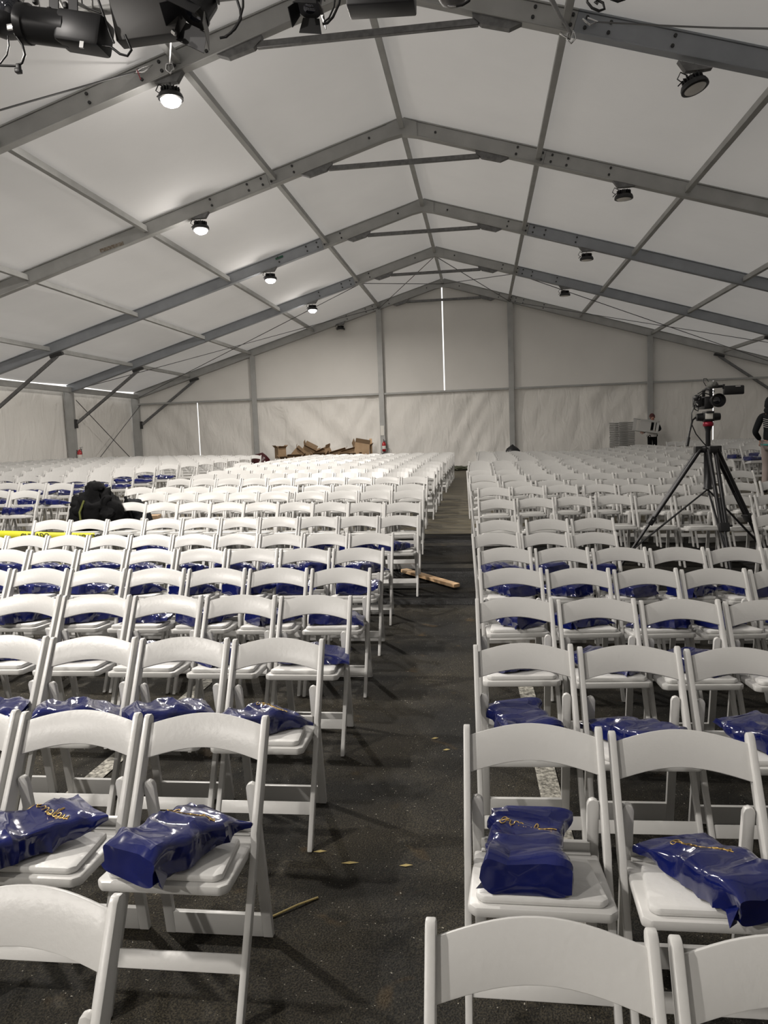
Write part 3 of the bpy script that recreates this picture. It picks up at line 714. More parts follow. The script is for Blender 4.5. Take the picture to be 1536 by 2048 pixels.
def figure(label, loc, rz, body_m, pose, top_m, bottom_m, hood=False, hair_m=None, height=1.7, hem=None):
    t = thing('person', label, 'person', loc, rz); k = height/1.7
    V = lambda *a: Vector(a)*k
    J = dict(pel=V(0, 0, .92), wai=V(0, 0, 1.07), che=V(0, 0, 1.28), nec=V(0, -.005, 1.44), neck2=V(0, -.01, 1.50), hd1=V(0, -.02, 1.56), hd2=V(0, -.012, 1.64),
             lh=V(.09, 0, .88), lk=V(.10, -.02, .48), la=V(.10, .03, .09), lt=V(.11, -.12, .035), rh=V(-.09, 0, .88), rk=V(-.10, -.03, .48), ra=V(-.10, .02, .09), rt=V(-.11, -.13, .035),
             ls=V(.175, 0, 1.40), le=V(.25, .03, 1.12), lw=V(.24, -.08, .88), rs=V(-.175, 0, 1.40), re=V(-.25, .03, 1.12), rw=V(-.24, -.08, .88))
    for q, v in pose.items(): J[q] = V(*v)
    order = list(J); ix = {q: i for i, q in enumerate(order)}
    E_ = [('pel', 'wai'), ('wai', 'che'), ('che', 'nec'), ('nec', 'neck2'), ('neck2', 'hd1'), ('hd1', 'hd2'), ('pel', 'lh'), ('lh', 'lk'), ('lk', 'la'), ('la', 'lt'), ('pel', 'rh'), ('rh', 'rk'), ('rk', 'ra'), ('ra', 'rt'),
          ('nec', 'ls'), ('ls', 'le'), ('le', 'lw'), ('nec', 'rs'), ('rs', 're'), ('re', 'rw')]
    RD = dict(pel=(.14, .10), wai=(.125, .09), che=(.15, .105), nec=.065, neck2=.05, hd1=(.068, .082), hd2=(.078, .092), lh=.085, lk=.055, la=.038, lt=.032, rh=.085, rk=.055, ra=.038, rt=.032, ls=.055, le=.04, lw=.028, rs=.055, re=.04, rw=.028)
    sc = lambda r, f: tuple(a*k*f for a in r) if isinstance(r, tuple) else r*k*f
    body = skin('body', [J[q] for q in order], [(ix[a], ix[b_]) for a, b_ in E_], [sc(RD[q], 1) for q in order], body_m, t)
    def sub(name, keys, f, m):
        idx = {q: i for i, q in enumerate(keys)}
        return skin(name, [J[q] for q in keys], [(idx[a], idx[b_]) for a, b_ in E_ if a in idx and b_ in idx], [sc(RD[q], f[q] if isinstance(f, dict) and q in f else (f if not isinstance(f, dict) else 1.2)) for q in keys], m, t)
    sub('jacket', ['che', 'wai', 'pel', 'nec', 'ls', 'le', 'lw', 'rs', 're', 'rw'], {'lw': 1.5, 'rw': 1.5, 'le': 1.45, 're': 1.45, 'ls': 1.3, 'rs': 1.3}, top_m)
    sub('trousers', ['pel', 'lh', 'lk', 'la', 'rh', 'rk', 'ra'], {'pel': 1.05, 'lk': 1.35, 'rk': 1.35, 'la': 1.6, 'ra': 1.6}, bottom_m)
    for a, nm_ in (('la', 'lt'), ('ra', 'rt')):
        skin('shoe', [J[a]-V(0, 0, .03), (J[a]+J[nm_])/2-V(0, 0, .012), J[nm_]], [(0, 1), (1, 2)], [.045*k, .042*k, .04*k], BLACK, t, 2)
    hc = (J['hd1']+J['hd2'])/2+Vector((0, 0, .01))
    mb = MB(); mb.blob(hc+Vector((0, -.092*k, -.02*k)), (.013, .018, .02), 2); mb.build('nose', body_m, t, smooth=True)
    for sx in (-1, 1):
        mb = MB(); mb.blob(hc+Vector((sx*.03*k, -.083*k, .012*k)), (.011, .008, .008), 2); mb.build('eye', GLASS, t, smooth=True)
        mb = MB(); mb.blob(hc+Vector((sx*.085*k, .0, -.005)), (.012, .02, .032), 2); mb.build('ear', body_m, t, smooth=True)
    mb = MB(); mb.blob(hc+Vector((0, -.083*k, -.055*k)), (.024, .009, .007), 2); mb.build('mouth', DRED, t, smooth=True)
    if hood:
        mb = MB(); mb.blob(hc+Vector((0, .02, .012)), (.122*k, .13*k, .15*k), 3, .12, 2.2); mb.blob(hc+Vector((0, .05, -.11)), (.13*k, .10*k, .09*k), 2, .1, 2); mb.build('hood', top_m, t, smooth=True)
    else:
        mb = MB(); mb.blob(hc+Vector((0, .028, .03)), (.098*k, .098*k, .112*k), 3, .1, 4); mb.build('hair', hair_m, t, smooth=True)
    return t, J

# person carrying folded chairs near the back wall
PX, PY = 6.02, 28.45; PG = ground(PX, PY)
pa, J = figure('person with dark red hair carrying two white folding chairs by the back wall', (PX, PY, PG), .15, SKIN,
    {'le': (.26, -.10, 1.16), 'lw': (.05, -.32, 1.10), 're': (-.27, -.12, 1.16), 'rw': (-.42, -.28, 1.05)}, FABC, FABB, hair_m=HAIR, height=1.64)
hand(pa, J['lw'], (-.8, -.3, .1), (0, 0, 1), SKIN, .7); hand(pa, J['rw'], (-.7, -.3, .1), (0, 0, 1), SKIN, .7)
mb = MB(); mb.lathe([(.17, .86), (.175, .92), (.165, 1.06), (.15, 1.10)], 20); mb.build('shirt_hem', FABW, pa, smooth=True)
def folded_chair_mesh():
    """a folding chair shut flat, lying with its side frames along y; about 6 cm thick"""
    b = MB()
    for sx in (-1, 1):
        b.box((sx*.205, 0, 0), (.022, .90, .052)); b.box((sx*.175, -.10, -.004), (.036, .62, .03))
    b.box((0, .385, .004), (.40, .10, .016)); b.box((0, -.30, 0), (.40, .05, .016)); b.box((0, -.40, -.004), (.33, .085, .02)); b.box((0, .02, .008), (.36, .38, .028)); b.box((0, .02, .026), (.31, .30, .016))
    return b
FOLD = folded_chair_mesh().mesh('folded_chair', WHITE, .004, 1)
for i in range(2):
    o = link(bpy.data.objects.new('folded_chair', FOLD)); 
    o.matrix_world = Matrix.Translation((PX-.30, PY-.34-.065*i, PG+1.24+.02*i)) @ Matrix.Rotation(.16, 4, 'Y') @ Matrix.Rotation(-.0, 4, 'Z') @ Matrix.Rotation(PI/2, 4, 'Z') @ Matrix.Rotation(PI/2, 4, 'Y')
    tag(o, ['folded white chair held against the body of the person at the back wall', 'folded white chair held in front, nearer the camera, by the person at the back wall'][i], 'folded chair', 'folded chairs carried by a person')
# neat stack of folded chairs
sx, sy_ = 5.02, 28.7; sg = ground(sx, sy_)
nst = 23
for i in range(nst):
    o = link(bpy.data.objects.new('folded_chair', FOLD)); o.location = (sx+random.uniform(-.006, .006), sy_, sg+.04+i*.0645); o.rotation_euler = (0, 0, PI/2+.02*((i % 2)-.5)+.75)
    tag(o, 'folded white chair in the tall stack by the back wall, %s from the bottom' % ORD[i+1], 'folded chair', 'stacked folded chairs by the back wall')
# hooded person at the right edge
HX, HY = 5.30, 15.0
pb, J2 = figure('person in a black hoodie with pale back print walking at the right edge', (HX, HY, ground(HX, HY)), 2.6, SKIN,
    {'lk': (.10, -.10, .50), 'la': (.10, .02, .09), 'rk': (-.10, .02, .48), 'ra': (-.10, .16, .10), 'rt': (-.11, .03, .035), 'le': (.27, .06, 1.12), 'lw': (.22, -.12, .98)}, FABC, mat('dusty_trousers', (.30, .25, .23), .8), hood=True, height=1.74)
mb = MB(); mb.lathe([(.185, .90), (.19, .93)], 20); mb.build('waist_trim', TEAL, pb, smooth=True)
for i in range(5):
    z = 1.22+.035*i
    mb = MB(); mb.tube([(-.10+.012*i, .128, z), (-.03, .140, z+.012), (.05, .142, z+.008), (.12, .128, z+.03)], .0055, 6); mb.build('stripe', FABW, pb, smooth=True)
hand(pb, J2['lw'], (-.1, -.2, -1), (1, 0, 0), SKIN, .4); hand(pb, J2['rw'], (0, -.1, -1), (-1, 0, 0), SKIN, .4)

# ------------------------------------------------------------ tripod and camera
TX, TY = 2.40, 8.62; TG = ground(TX, TY)
t = thing('tripod', 'tall black tripod with red collar standing in a gap of the right rows', 'tripod', (TX, TY, TG))
def up_(z): return z-TG
mb = MB(); mb.lathe([(.05, up_(1.02)), (.05, up_(1.04)), (.042, up_(1.05)), (.042, up_(1.44)), (.05, up_(1.45)), (.05, up_(1.47))], 16); mb.build('lower_column', BLKM, t, smooth=True)
mb = MB(); mb.lathe([(.026, up_(1.40)), (.026, up_(1.64)), (.034, up_(1.67)), (.044, up_(1.70))], 20); mb.build('centre_column', BLKM, t, smooth=True)
mb = MB(); mb.lathe([(.048, up_(1.695)), (.054, up_(1.705)), (.054, up_(1.735)), (.046, up_(1.745))], 24); mb.build('collar', DRED, t, smooth=True)
mb = MB(); mb.lathe([(.085, up_(1.43)), (.10, up_(1.45)), (.10, up_(1.475)), (.05, up_(1.49))], 6); mb.build('crown', BLKM, t, bevel=.004)
for i, (fx, fy) in enumerate([(-.98, -.02), (.10, -.58), (.78, .30)]):
    d = Vector((fx, fy, 0)).normalized(); p = Vector((-d.y, d.x, 0)); A = d*.09+Vector((0, 0, up_(1.45))); g_ = ground(TX+fx, TY+fy)-TG; B_ = Vector((fx, fy, g_+.03)); mid = A.lerp(B_, .55)
    mb = MB(); 
    for q in (-1, 1): mb.tube([A+p*.036*q, mid+p*.027*q], .021, 10)
    lg = mb.build('leg', BLKM, t, smooth=True)
    mb = MB(); mb.tube([A.lerp(B_, .35), B_], [.019, .015], 10); mb.build('leg_extension', BLKM, lg, smooth=True)
    mb = MB(); mb.beam(A.lerp(B_, .53), A.lerp(B_, .59), .10, .055); mb.tube([mid+p*.05, mid+p*.09], .014, 8); mb.build('leg_lock', BLACK, lg, bevel=.005)
    mb = MB(); mb.blob(B_, (.035, .035, .022), 2); mb.build('foot', BLACK, lg, smooth=True)
    mb = MB(); mb.tube([(0, 0, up_(1.02)), A.lerp(B_, .80)+p*.012], .009, 8); mb.tube([(0, 0, up_(1.02)), A.lerp(B_, .80)-p*.012], .009, 8); mb.build('spreader_arm', BLKM, t, smooth=True)
    mb = MB(); mb.beam(A-d*.05, A+d*.05, .09, .07); mb.build('hinge', BLACK, t, bevel=.006)
mb = MB(); mb.box((0, 0, .045), (.11, .10, .09)); t2 = mb.build('fluid_head', BLACK, t, bevel=.012); t2.location = (0, 0, 1.745-TG)
mb = MB(); mb.box((-.005, -.055, .06), (.075, .012, .065)); mb.build('front_plate', LABEL, t2, bevel=.004)
for q in (-1, 1):
    mb = MB(); mb.tube([(q*.05, 0, .05), (q*.12, 0, .05)], [.045, .038], 16); mb.build('drag_knob', BLACK, t2, smooth=True)
mb = MB(); mb.box((0, 0, .10), (.08, .16, .022)); mb.build('camera_plate', BLKM, t2, bevel=.003)
mb = MB(); mb.tube([(-.12, .03, .05), (-.16, .0, .02), (-.20, -.04, -.10), (-.215, -.06, -.16)], .010, 10); h = mb.build('pan_handle', BLKM, t2, smooth=True)
mb = MB(); mb.tube([(-.215, -.06, -.16), (-.235, -.08, -.25)], .018, 12); mb.build('grip', BLACK, t2, smooth=True)
t3 = thing('video_camera', 'black camcorder on the tripod, lens towards the stage, monitor swung out right', 'video camera', (TX, TY, 1.86))
mb = MB(); mb.box((-.015, .06, .085), (.10, .30, .13)); mb.build('camera_body', BLACK, t3, bevel=.018)
mb = MB(); Rl = Matrix.Translation((.035, -.10, .10)) @ Matrix.Rotation(PI/2, 4, 'X'); mb.lathe([(.05, -.02), (.055, .0), (.056, .06), (.065, .08), (.072, .15), (.068, .15), (.055, .10)], 28, Rl); ln = mb.build('lens', BLACK, t3, smooth=True)
mb = MB(); mb.lathe([(.052, .095), (.04, .10), (.003, .106)], 28, Rl); mb.build('front_glass', GLASS, ln, smooth=True)
mb = MB(); mb.tube([(-.0, -.10, .15), (-.01, -.12, .21), (-.005, .05, .235), (-.005, .16, .22), (0, .18, .15)], .018, 10); mb.build('top_handle', BLACK, t3, smooth=True)
mb = MB(); mb.blob((.0, -.15, .265), (.052, .085, .04), 3, .12, 9); mb.build('microphone_windshield', mat('grey_foam', (.12, .12, .11), .95, bump=.5, bscale=80), t3, smooth=True)
mb = MB(); mb.tube([(-.055, -.12, .255), (-.085, -.13, .30), (-.08, -.12, .335), (-.05, -.11, .335), (-.03, -.12, .30)], .004, 6); mb.build('wire_loop', BLACK, t3, smooth=True)
mb = MB(); mb.beam((.02, -.10, .245), (.13, -.10, .25), .02, .03); mb.box((.125, -.10, .245), (.022, .03, .05)); mb.build('monitor_arm', BLACK, t3, bevel=.004)
mb = MB(); mb.box((.225, -.10, .205), (.205, .06, .095)); mo = mb.build('monitor', BLACK, t3, bevel=.014)
mb = MB(); mb.box((.26, -.132, .242), (.05, .002, .006)); mb.build('label', LABEL, mo)
mb = MB(); mb.box((-.115, .0, .10), (.06, .16, .12)); mb.blob((-.135, -.06, .14), (.035, .045, .035), 2); gr = mb.build('hand_grip', BLACK, t3, bevel=.012)
mb = MB(); mb.tube([(-.12, -.08, .16), (-.12, -.085, .12)], .012, 8); mb.tube([(-.14, -.07, .08), (-.125, -.075, .06)], .010, 8); mb.build('connector', CHROME, t3, smooth=True)
for i, pts in enumerate([[(-.15, -.05, .14), (-.17, -.07, .08), (-.155, -.07, .02), (-.12, -.06, .0), (-.11, -.05, .05)], [(-.13, -.08, .18), (-.06, -.13, .225), (.03, -.12, .20), (.0, -.12, .16), (-.09, -.13, .19), (-.14, -.09, .15)]]):
    mb = MB(); mb.tube(pts, .006, 8); mb.build('cable', BLACK, t3, smooth=True)
cable([(TX-.15, TY-.06, 1.93), (TX-.19, TY-.08, 1.84), (TX-.185, TY-.07, 1.72), (TX-.14, TY-.06, 1.62), (TX-.06, TY-.05, 1.52), (TX-.03, TY-.045, 1.49)], .006, 'camera_cable', BLACK, 'black cable curving from the camcorder down to the tripod column', 'cable')

# ------------------------------------------------------------ black jacket and backpack on a chair, caution tape
def lump(name, c, d, m, label, cat, seed, R=None, amp=.35, nsc=2.4, zmin=None, parts=None):
    mb = MB(); mb.blob(c, d, 4, amp, nsc, R, seed, zmin); o = mb.build(name, m, smooth=True); tag(o, label, cat); return o
JX, JY = -4.80, 8.97; jg = ground(JX, JY)
mb = MB(); mb.blob((JX, JY, jg+.72), (.27, .20, .27), 4, .38, 2.6, None, 3); mb.blob((JX-.18, JY-.04, jg+.62), (.14, .13, .28), 3, .4, 3, Matrix.Rotation(.35, 3, 'Y'), 5); mb.blob((JX+.16, JY+.03, jg+.74), (.17, .15, .20), 3, .4, 3, Matrix.Rotation(-.5, 3, 'Y'), 6)
jk = mb.build('black_jacket', FABB, smooth=True); tag(jk, 'black jacket slumped in a heap over the end chair of a left row', 'jacket')
mb = MB(); mb.blob((JX+.02, JY, jg+1.0), (.12, .12, .085), 3, .22, 3, None, 8); mb.build('hood', FABB, jk, smooth=True)
mb = MB(); mb.tube([(JX-.02, JY-.21, jg+.86), (JX-.07, JY-.245, jg+.72), (JX-.06, JY-.25, jg+.60)], .014, 6); mb.build('lining', mat('olive_lining', (.10, .11, .02), .7), jk, smooth=True)
mb = MB(); mb.blob((JX+.33, JY+.44, jg+.42), (.22, .16, .40), 4, .18, 2.2, Matrix.Rotation(-.12, 3, 'Y'), 12, jg+.03)
bp_ = mb.build('black_backpack', FABC, smooth=True); tag(bp_, 'black padded backpack standing upright behind the chair next to the heaped jacket', 'backpack')
mb = MB(); mb.tube([(JX+.26, JY+.30, jg+.86), (JX+.30, JY+.27, jg+.72), (JX+.36, JY+.25, jg+.50), (JX+.40, JY+.28, jg+.30)], [.02, .026, .024, .018], 8); mb.build('shoulder_strap', FABB, bp_, smooth=True)
mb = MB(); mb.tube([(JX+.44, JY+.28, jg+.74), (JX+.46, JY+.265, jg+.55), (JX+.47, JY+.28, jg+.35)], .008, 6); mb.build('webbing', BLKM, bp_, smooth=True)
mb = MB(); mb.box((-4.53, 9.84, ground(-4.53, 9.84)+.50), (.34, .22, .05), Matrix.Rotation(.2, 3, 'Z')); tag(mb.build('card_box_lid', CARD, bevel=.004, seg=1), 'flat tan cardboard piece lying on a seat behind the backpack', 'cardboard')
# strip of yellow caution tape with black lettering
TYY = 8.26
def tpz(x): return ground(x, TYY)+.548-.012*math.sin((x+5)*3)
xs_ = [-5.9+.05*i for i in range(30)]
mb = MB(); mb.add([(x, TYY+.012*math.sin(x*5), tpz(x)+dz) for x in xs_ for dz in (-.052, .052)], [(2*i, 2*i+2, 2*i+3, 2*i+1) for i in range(len(xs_)-1)])
tp = mb.build('caution_tape', YEL, smooth=True); sm = tp.modifiers.new('thick', 'SOLIDIFY'); sm.thickness = .0015
tag(tp, 'yellow caution tape lettered CUIDADO stretched behind the left row backs', 'tape')
def text(s_, size, m, parent, loc, rot, name='lettering', ext=.0008, sx=1.0, bold=0.):
    c = bpy.data.curves.new(name, 'FONT'); c.body = s_; c.size = size; c.extrude = ext; c.align_x = 'CENTER'; c.align_y = 'CENTER'; c.offset = bold
    tmp = bpy.data.objects.new('tmp', c); COL.objects.link(tmp)
    me = bpy.data.meshes.new_from_object(tmp.evaluated_get(bpy.context.evaluated_depsgraph_get())); bpy.data.objects.remove(tmp)
    me.materials.clear(); me.materials.append(m); o = link(bpy.data.objects.new(name, me), parent); o.location = loc; o.rotation_euler = rot; o.scale = (sx, 1, 1); return o
for x in (at(172, 1066, 8.26).x, at(172, 1066, 8.26).x-.62):
    text('CUIDADO', .085, INK, tp, (x, TYY-.016+.012*math.sin(x*5), tpz(x)), (PI/2, 0, 0), bold=.0015, sx=.9)

# ------------------------------------------------------------ fire extinguishers
def extinguisher(label, loc, rz=0):
    t = thing('fire_extinguisher', label, 'fire extinguisher', loc, rz)
    mb = MB(); mb.lathe([(.06, -.25), (.075, -.24), (.078, -.02), (.075, .05), (.05, .10), (.025, .12), (.025, .14)], 20); mb.build('cylinder', RED, t, smooth=True)
    mb = MB(); mb.lathe([(.0785, -.16), (.0795, -.155), (.0795, -.04), (.0785, -.035)], 20); mb.build('label', LABEL, t, smooth=True)
    mb = MB(); mb.lathe([(.022, .13), (.03, .15), (.02, .18)], 12); mb.build('valve', CHROME, t, smooth=True)
    mb = MB(); mb.beam((0, .0, .19), (0, -.13, .215), .025, .012); mb.beam((0, 0, .165), (0, -.12, .15), .025, .012); mb.build('handle', BLACK, t, bevel=.002)
    mb = MB(); mb.tube([(.02, 0, .16), (.09, -.02, .14), (.11, -.03, .02), (.095, -.03, -.12)], .012, 8); mb.build('hose', BLACK, t, smooth=True)
    mb = MB(); mb.box((0, .09, -.02), (.05, .03, .3)); mb.build('wall_bracket', STEEL, t)
    return t
extinguisher('red fire extinguisher hanging on the left side column before the corner', (-13.715, 24.86, 1.48), PI/2)
extinguisher('red fire extinguisher with white label on the back wall column near the boxes', (-3.80, 29.775, 1.36))
mb = MB(); mb.box((0, 0, 0), (.14, .012, .38)); sg_ = mb.build('wall_sign', LABEL, bevel=.002, seg=1); sg_.location = (-3.86, 29.868, 1.92); tag(sg_, 'small pale upright notice on the back wall column above the extinguisher', 'sign')

# ------------------------------------------------------------ cardboard boxes piled at the back wall
def carton(label, c, d, rot, open_=True, flaps=.9):
    t = thing('cardboard_box', label, 'box', c, 0, 'empty cardboard boxes at the back wall'); t.rotation_euler = rot
    x, y, z = d; w = .012; mb = MB()
    for q in (-1, 1): mb.box((q*(x/2-w/2), 0, 0), (w, y, z)); mb.box((0, q*(y/2-w/2), 0), (x-2*w, w, z))
    mb.box((0, 0, -z/2+w/2), (x-2*w, y-2*w, w)); mb.build('carton', CARD, t, bevel=.003, seg=1)
    fl = min(x, y)*.42
    for q in (-1, 1):
        a = flaps+random.uniform(-.3, .3)
        mb = MB(); mb.box((q*(x/2+math.cos(a)*fl/2), 0, z/2+math.sin(a)*fl/2), (fl, y*.98, .006), Matrix.Rotation(-q*a, 3, 'Y')); mb.build('flap', CARD, t)
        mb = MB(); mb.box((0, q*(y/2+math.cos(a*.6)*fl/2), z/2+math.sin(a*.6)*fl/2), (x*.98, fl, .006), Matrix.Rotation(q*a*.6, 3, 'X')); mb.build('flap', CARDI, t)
    return t
BX = [(561, 903, .42, .40, .50, (0, 0, .7), 'upright open box leftmost of the pile'), (595, 905, .46, .4, .40, (.2, .75, .3), 'box tipped on its corner, second from the left'),
      (617, 900, .62, .45, .46, (.3, .5, .2), 'large dark-mouthed box tipped to the right'), (650, 905, .55, .45, .42, (.2, -.35, -.4), 'open box with raised flaps mid pile'),
      (677, 905, .80, .4, .26, (0, -.25, .2), 'long low box with a raised flap'), (700, 903, .70, .4, .30, (0, -.22, 0), 'long tilted box leaning on the big one'),
      (722, 900, .72, .5, .62, (-.5, .2, .3), 'biggest box with its mouth open to the camera'), (640, 915, .6, .5, .4, (0, 0, .1), 'low box half hidden under the pile centre'),
      (700, 917, .8, .5, .42, (0, 0, -.1), 'low box half hidden under the pile right'), (590, 918, .7, .5, .4, (0, 0, .2), 'low box half hidden under the pile left')]
for i, (u, v, x, y, z, r_, l) in enumerate(BX):
    carton('empty cardboard box at the back wall, ' + l, at(u, v+3, 29.0 - (.0 if i < 7 else .3)), (x*.8, y*.8, z*.82), r_)
for i, (x, z0, w) in enumerate([(-7.35, .55, .7), (-6.5, .55, .8), (-5.6, .55, .7), (-4.8, .55, .75)]):
    carton('empty cardboard box under the pile, %s from the left' % ORD[i+1], (x, 28.9, ground(x, 28.9)+.24), (w*.9, .5, .46), (0, 0, .05*i))
c_ = at(742, 900, 29.3); mb = MB(); mb.box((c_.x, c_.y, 1.0), (.10, .04, 1.25)); tag(mb.build('timber_post', WOOD, bevel=.003, seg=1), 'upright pale pine board beside the cardboard pile at the back wall', 'board')
def pouch(u, v, w, h_, m, label):
    c = at(u, v, 28.6); mb = MB(); g_ = ground(c.x, c.y); mb.blob((c.x, c.y, (c.z+g_)/2), (w, .22, (c.z-g_)/2), 3, .12, 2, None, u*.1, g_); tag(mb.build('bin_bag', m, smooth=True), label, 'bag')
pouch(520, 906, .36, .2, mat('dark_red_film', (.05, .006, .008), .3), 'dark red-black sack left of the cardboard pile')
pouch(770, 906, .34, .2, BLACK, 'black sack on the ground below the back wall extinguisher')
pouch(1025, 890, .30, .2, BLACK, 'rounded black sack showing above the right rows')
# rag and bits at the far end of the aisle
for i, (u, w) in enumerate([(918, .35), (940, .30)]):
    c = onfloor(u, 943); c.y = 27.7; c.x = at(u, 943, 27.7).x; g_ = ground(c.x, c.y); mb = MB(); mb.blob((c.x, c.y, g_+.07), (w, .2, .10), 3, .5, 3, None, i*4, g_+.02); tag(mb.build('crumpled_tarp', mat('olive_tarp', (.06, .065, .04), .7), smooth=True), ['crumpled olive tarp at the aisle end, left part', 'crumpled olive tarp at the aisle end, right part'][i], 'tarp')

# ------------------------------------------------------------ stage rig close overhead
YS = 3.9
truss = MB(); zz = at(400, -75, YS).z
for dz, dy in ((0, 0), (0, .3), (.3, 0), (.3, .3)): truss.tube([(-3.2, YS+dy, zz+dz), (2.6, YS+dy, zz+dz)], .025, 10)
x = -3.1
while x < 2.5:
    truss.tube([(x, YS, zz), (x+.15, YS, zz+.3), (x+.3, YS, zz)], .01, 6); truss.tube([(x, YS+.3, zz), (x+.15, YS+.3, zz+.3), (x+.3, YS+.3, zz)], .01, 6); truss.tube([(x, YS, zz), (x+.15, YS+.3, zz), (x+.3, YS, zz)], .01, 6); x += .3
tr = truss.build('lighting_truss', ALU, smooth=True); tag(tr, 'aluminium box truss overhead carrying the stage lights', 'truss')
def P(u, v, dy=0.): return at(u, v, YS+dy)
def yoke(mb, u, v, w, top=-78):
    a, b_ = P(u-w, v), P(u+w, v); c, d = P(u-w, top+22), P(u+w, top+22)
    mb.beam(a, c, .008, .03); mb.beam(b_, d, .008, .03); mb.beam(c, d, .03, .008); mb.beam((c+d)/2, P(u, top), .035, .035)
# profile spot
t = thing('profile_spotlight', 'long black profile spotlight at the top left corner, hung from the truss', 'stage light')
mb = MB(); mb.tube([P(44, 48), P(60, 49), P(62, 50), P(140, 60)], [.095, .095, .085, .085], 20); bd = mb.build('lens_barrel', BLKM, t, smooth=True)
mb = MB(); mb.beam(P(125, 60), P(214, 74), .16, .155); mb.beam(P(58, 34), P(132, 42), .10, .06); mb.build('lamp_housing', BLKM, t, bevel=.02)
mb = MB(); mb.beam(P(128, 82), P(205, 95), .12, .03); h = mb.build('rear_cap', mat('grey_painted_metal', (.10, .10, .10), .4, metal=.3), t, bevel=.008)
mb = MB(); mb.beam(P(160, 89, -.07), P(168, 90, -.07), .012, .03); mb.build('latch', CHROME, h)
mb = MB(); mb.beam(P(108, 45), P(108, -60), .01, .05); mb.beam(P(146, 45), P(146, -60), .01, .05); mb.beam(P(108, -55), P(146, -55), .05, .012); mb.build('yoke', BLKM, t)
for u, v in ((70, 2), (72, 62), (100, 22), (132, 12)):
    mb = MB(); mb.box(P(u, v), (.02, .03, .03)); mb.build('knob', BLACK, t, bevel=.004)
mb = MB(); mb.tube([P(3, 8), P(6, 30), P(8, 44)], .008, 6); mb.tube([P(36, 5), P(38, 26), P(40, 44)], .008, 6); mb.build('front_rim', CHROME, t, smooth=True)
# round-nosed fixture just entering at the left edge
t = thing('par_can_light', 'round-nosed black light cut by the left edge at the top corner', 'stage light')
mb = MB(); mb.blob(P(14, 50, .02), (.095, .1, .06), 3); mb.build('nose', BLKM, t, smooth=True)
mb = MB(); mb.tube([P(18, 2), P(24, 20), P(22, 42)], [.06, .075, .05], 16); mb.build('barrel', GLASS, t, smooth=True)
mb = MB(); mb.beam(P(14, 55, -.06), P(44, 50, -.06), .01, .03); mb.build('frame', CHROME, t, bevel=.003)
# flat panel box
t = thing('black_panel_box', 'flat black panel box hanging from the truss, top left', 'panel')
mb = MB(); p4 = [P(211, -30), P(232, 82), P(348, 66), P(366, 2), P(366, -30)]; q4 = [p+Vector((0, .09, .0)) for p in p4]; n_ = 5
mb.add(p4+q4, [tuple(range(n_)), tuple(range(n_, 2*n_))[::-1]]+[(i, (i+1) % n_, n_+(i+1) % n_, n_+i) for i in range(n_)]); mb.build('case', mat('matt_charcoal', (.03, .028, .027), .5), t, bevel=.006)
mb = MB(); mb.tube([P(345, 62, -.01), P(352, 68, -.01)], .012, 8); mb.build('catch', CHROME, t)
# two fresnels with barn doors
def fresnel(label, u, v, s_, rz):
    t = thing('fresnel_light', label, 'stage light')
    R = Matrix.Translation(P(u, v)) @ Matrix.Rotation(rz, 4, 'Y') @ Matrix.Rotation(-.35, 4, 'X')
    mb = MB(); mb.lathe([(.07*s_, .10*s_), (.10*s_, .06*s_), (.105*s_, -.06*s_), (.115*s_, -.07*s_), (.115*s_, -.09*s_), (.09*s_, -.09*s_)], 20, R); bd = mb.build('housing', BLKM, t, smooth=True)
    for k in range(4):
        a = PI/2*k; Rk = R @ Matrix.Rotation(a, 4, 'Z'); mb = MB()
        vs_ = [Rk @ Vector(p) for p in ((.10*s_, -.08*s_, -.09*s_), (.10*s_, .08*s_, -.09*s_), (.16*s_, .11*s_, -.20*s_), (.16*s_, -.11*s_, -.20*s_))]; w_ = Rk.to_3x3() @ Vector((.004, 0, 0))
        mb.add(vs_+[v_+w_ for v_ in vs_], [(0, 1, 2, 3), (7, 6, 5, 4), (0, 4, 5, 1), (1, 5, 6, 2), (2, 6, 7, 3), (3, 7, 4, 0)]); mb.build('barn_door', GREYD if k in (0,) else BLKM, t)
    mb = MB(); mb.lathe([(.088*s_, -.08*s_), (.05*s_, -.092*s_), (.003, -.096*s_)], 20, R); mb.build('lens', GLASS, t, smooth=True)
    mb = MB(); c = P(u, v)
    for q in (-1, 1): mb.beam(c+Vector((q*.125*s_, 0, 0)), c+Vector((q*.125*s_, 0, .26)), .008, .035)
    mb.beam(c+Vector((-.125*s_, 0, .26)), c+Vector((.125*s_, 0, .26)), .035, .008); mb.build('yoke', BLKM, t)
    return t
GREYD = mat('greyed_metal', (.16, .155, .15), .4, metal=.4)
fresnel('black stage light with barn doors right of the flat panel box', 400, 10, .74, .5)
fresnel('black stage light with barn doors above the top of the first arch', 622, 2, .52, .15)
t = thing('dark_light_bar', 'wide dark light fixture cut by the top edge near the centre', 'stage light')
mb = MB(); mb.beam(P(697, 2), P(831, -7), .14, .11); mb.build('case', BLKM, t, bevel=.008)
mb = MB(); mb.beam(P(720, -20), P(720, -75), .02, .03); mb.beam(P(810, -20), P(810, -75), .02, .03); mb.build('bracket', BLKM, t)
t = thing('small_grey_fixture', 'small grey fixture underside at the top edge right of centre', 'stage light')
mb = MB(); mb.blob(P(905, -8), (.07, .08, .045), 2); mb.build('case', GREYD, t, smooth=True)
mb = MB(); mb.tube([P(890, 6), P(900, 11), P(912, 10)], .006, 6); mb.build('clip', CHROME, t, smooth=True)
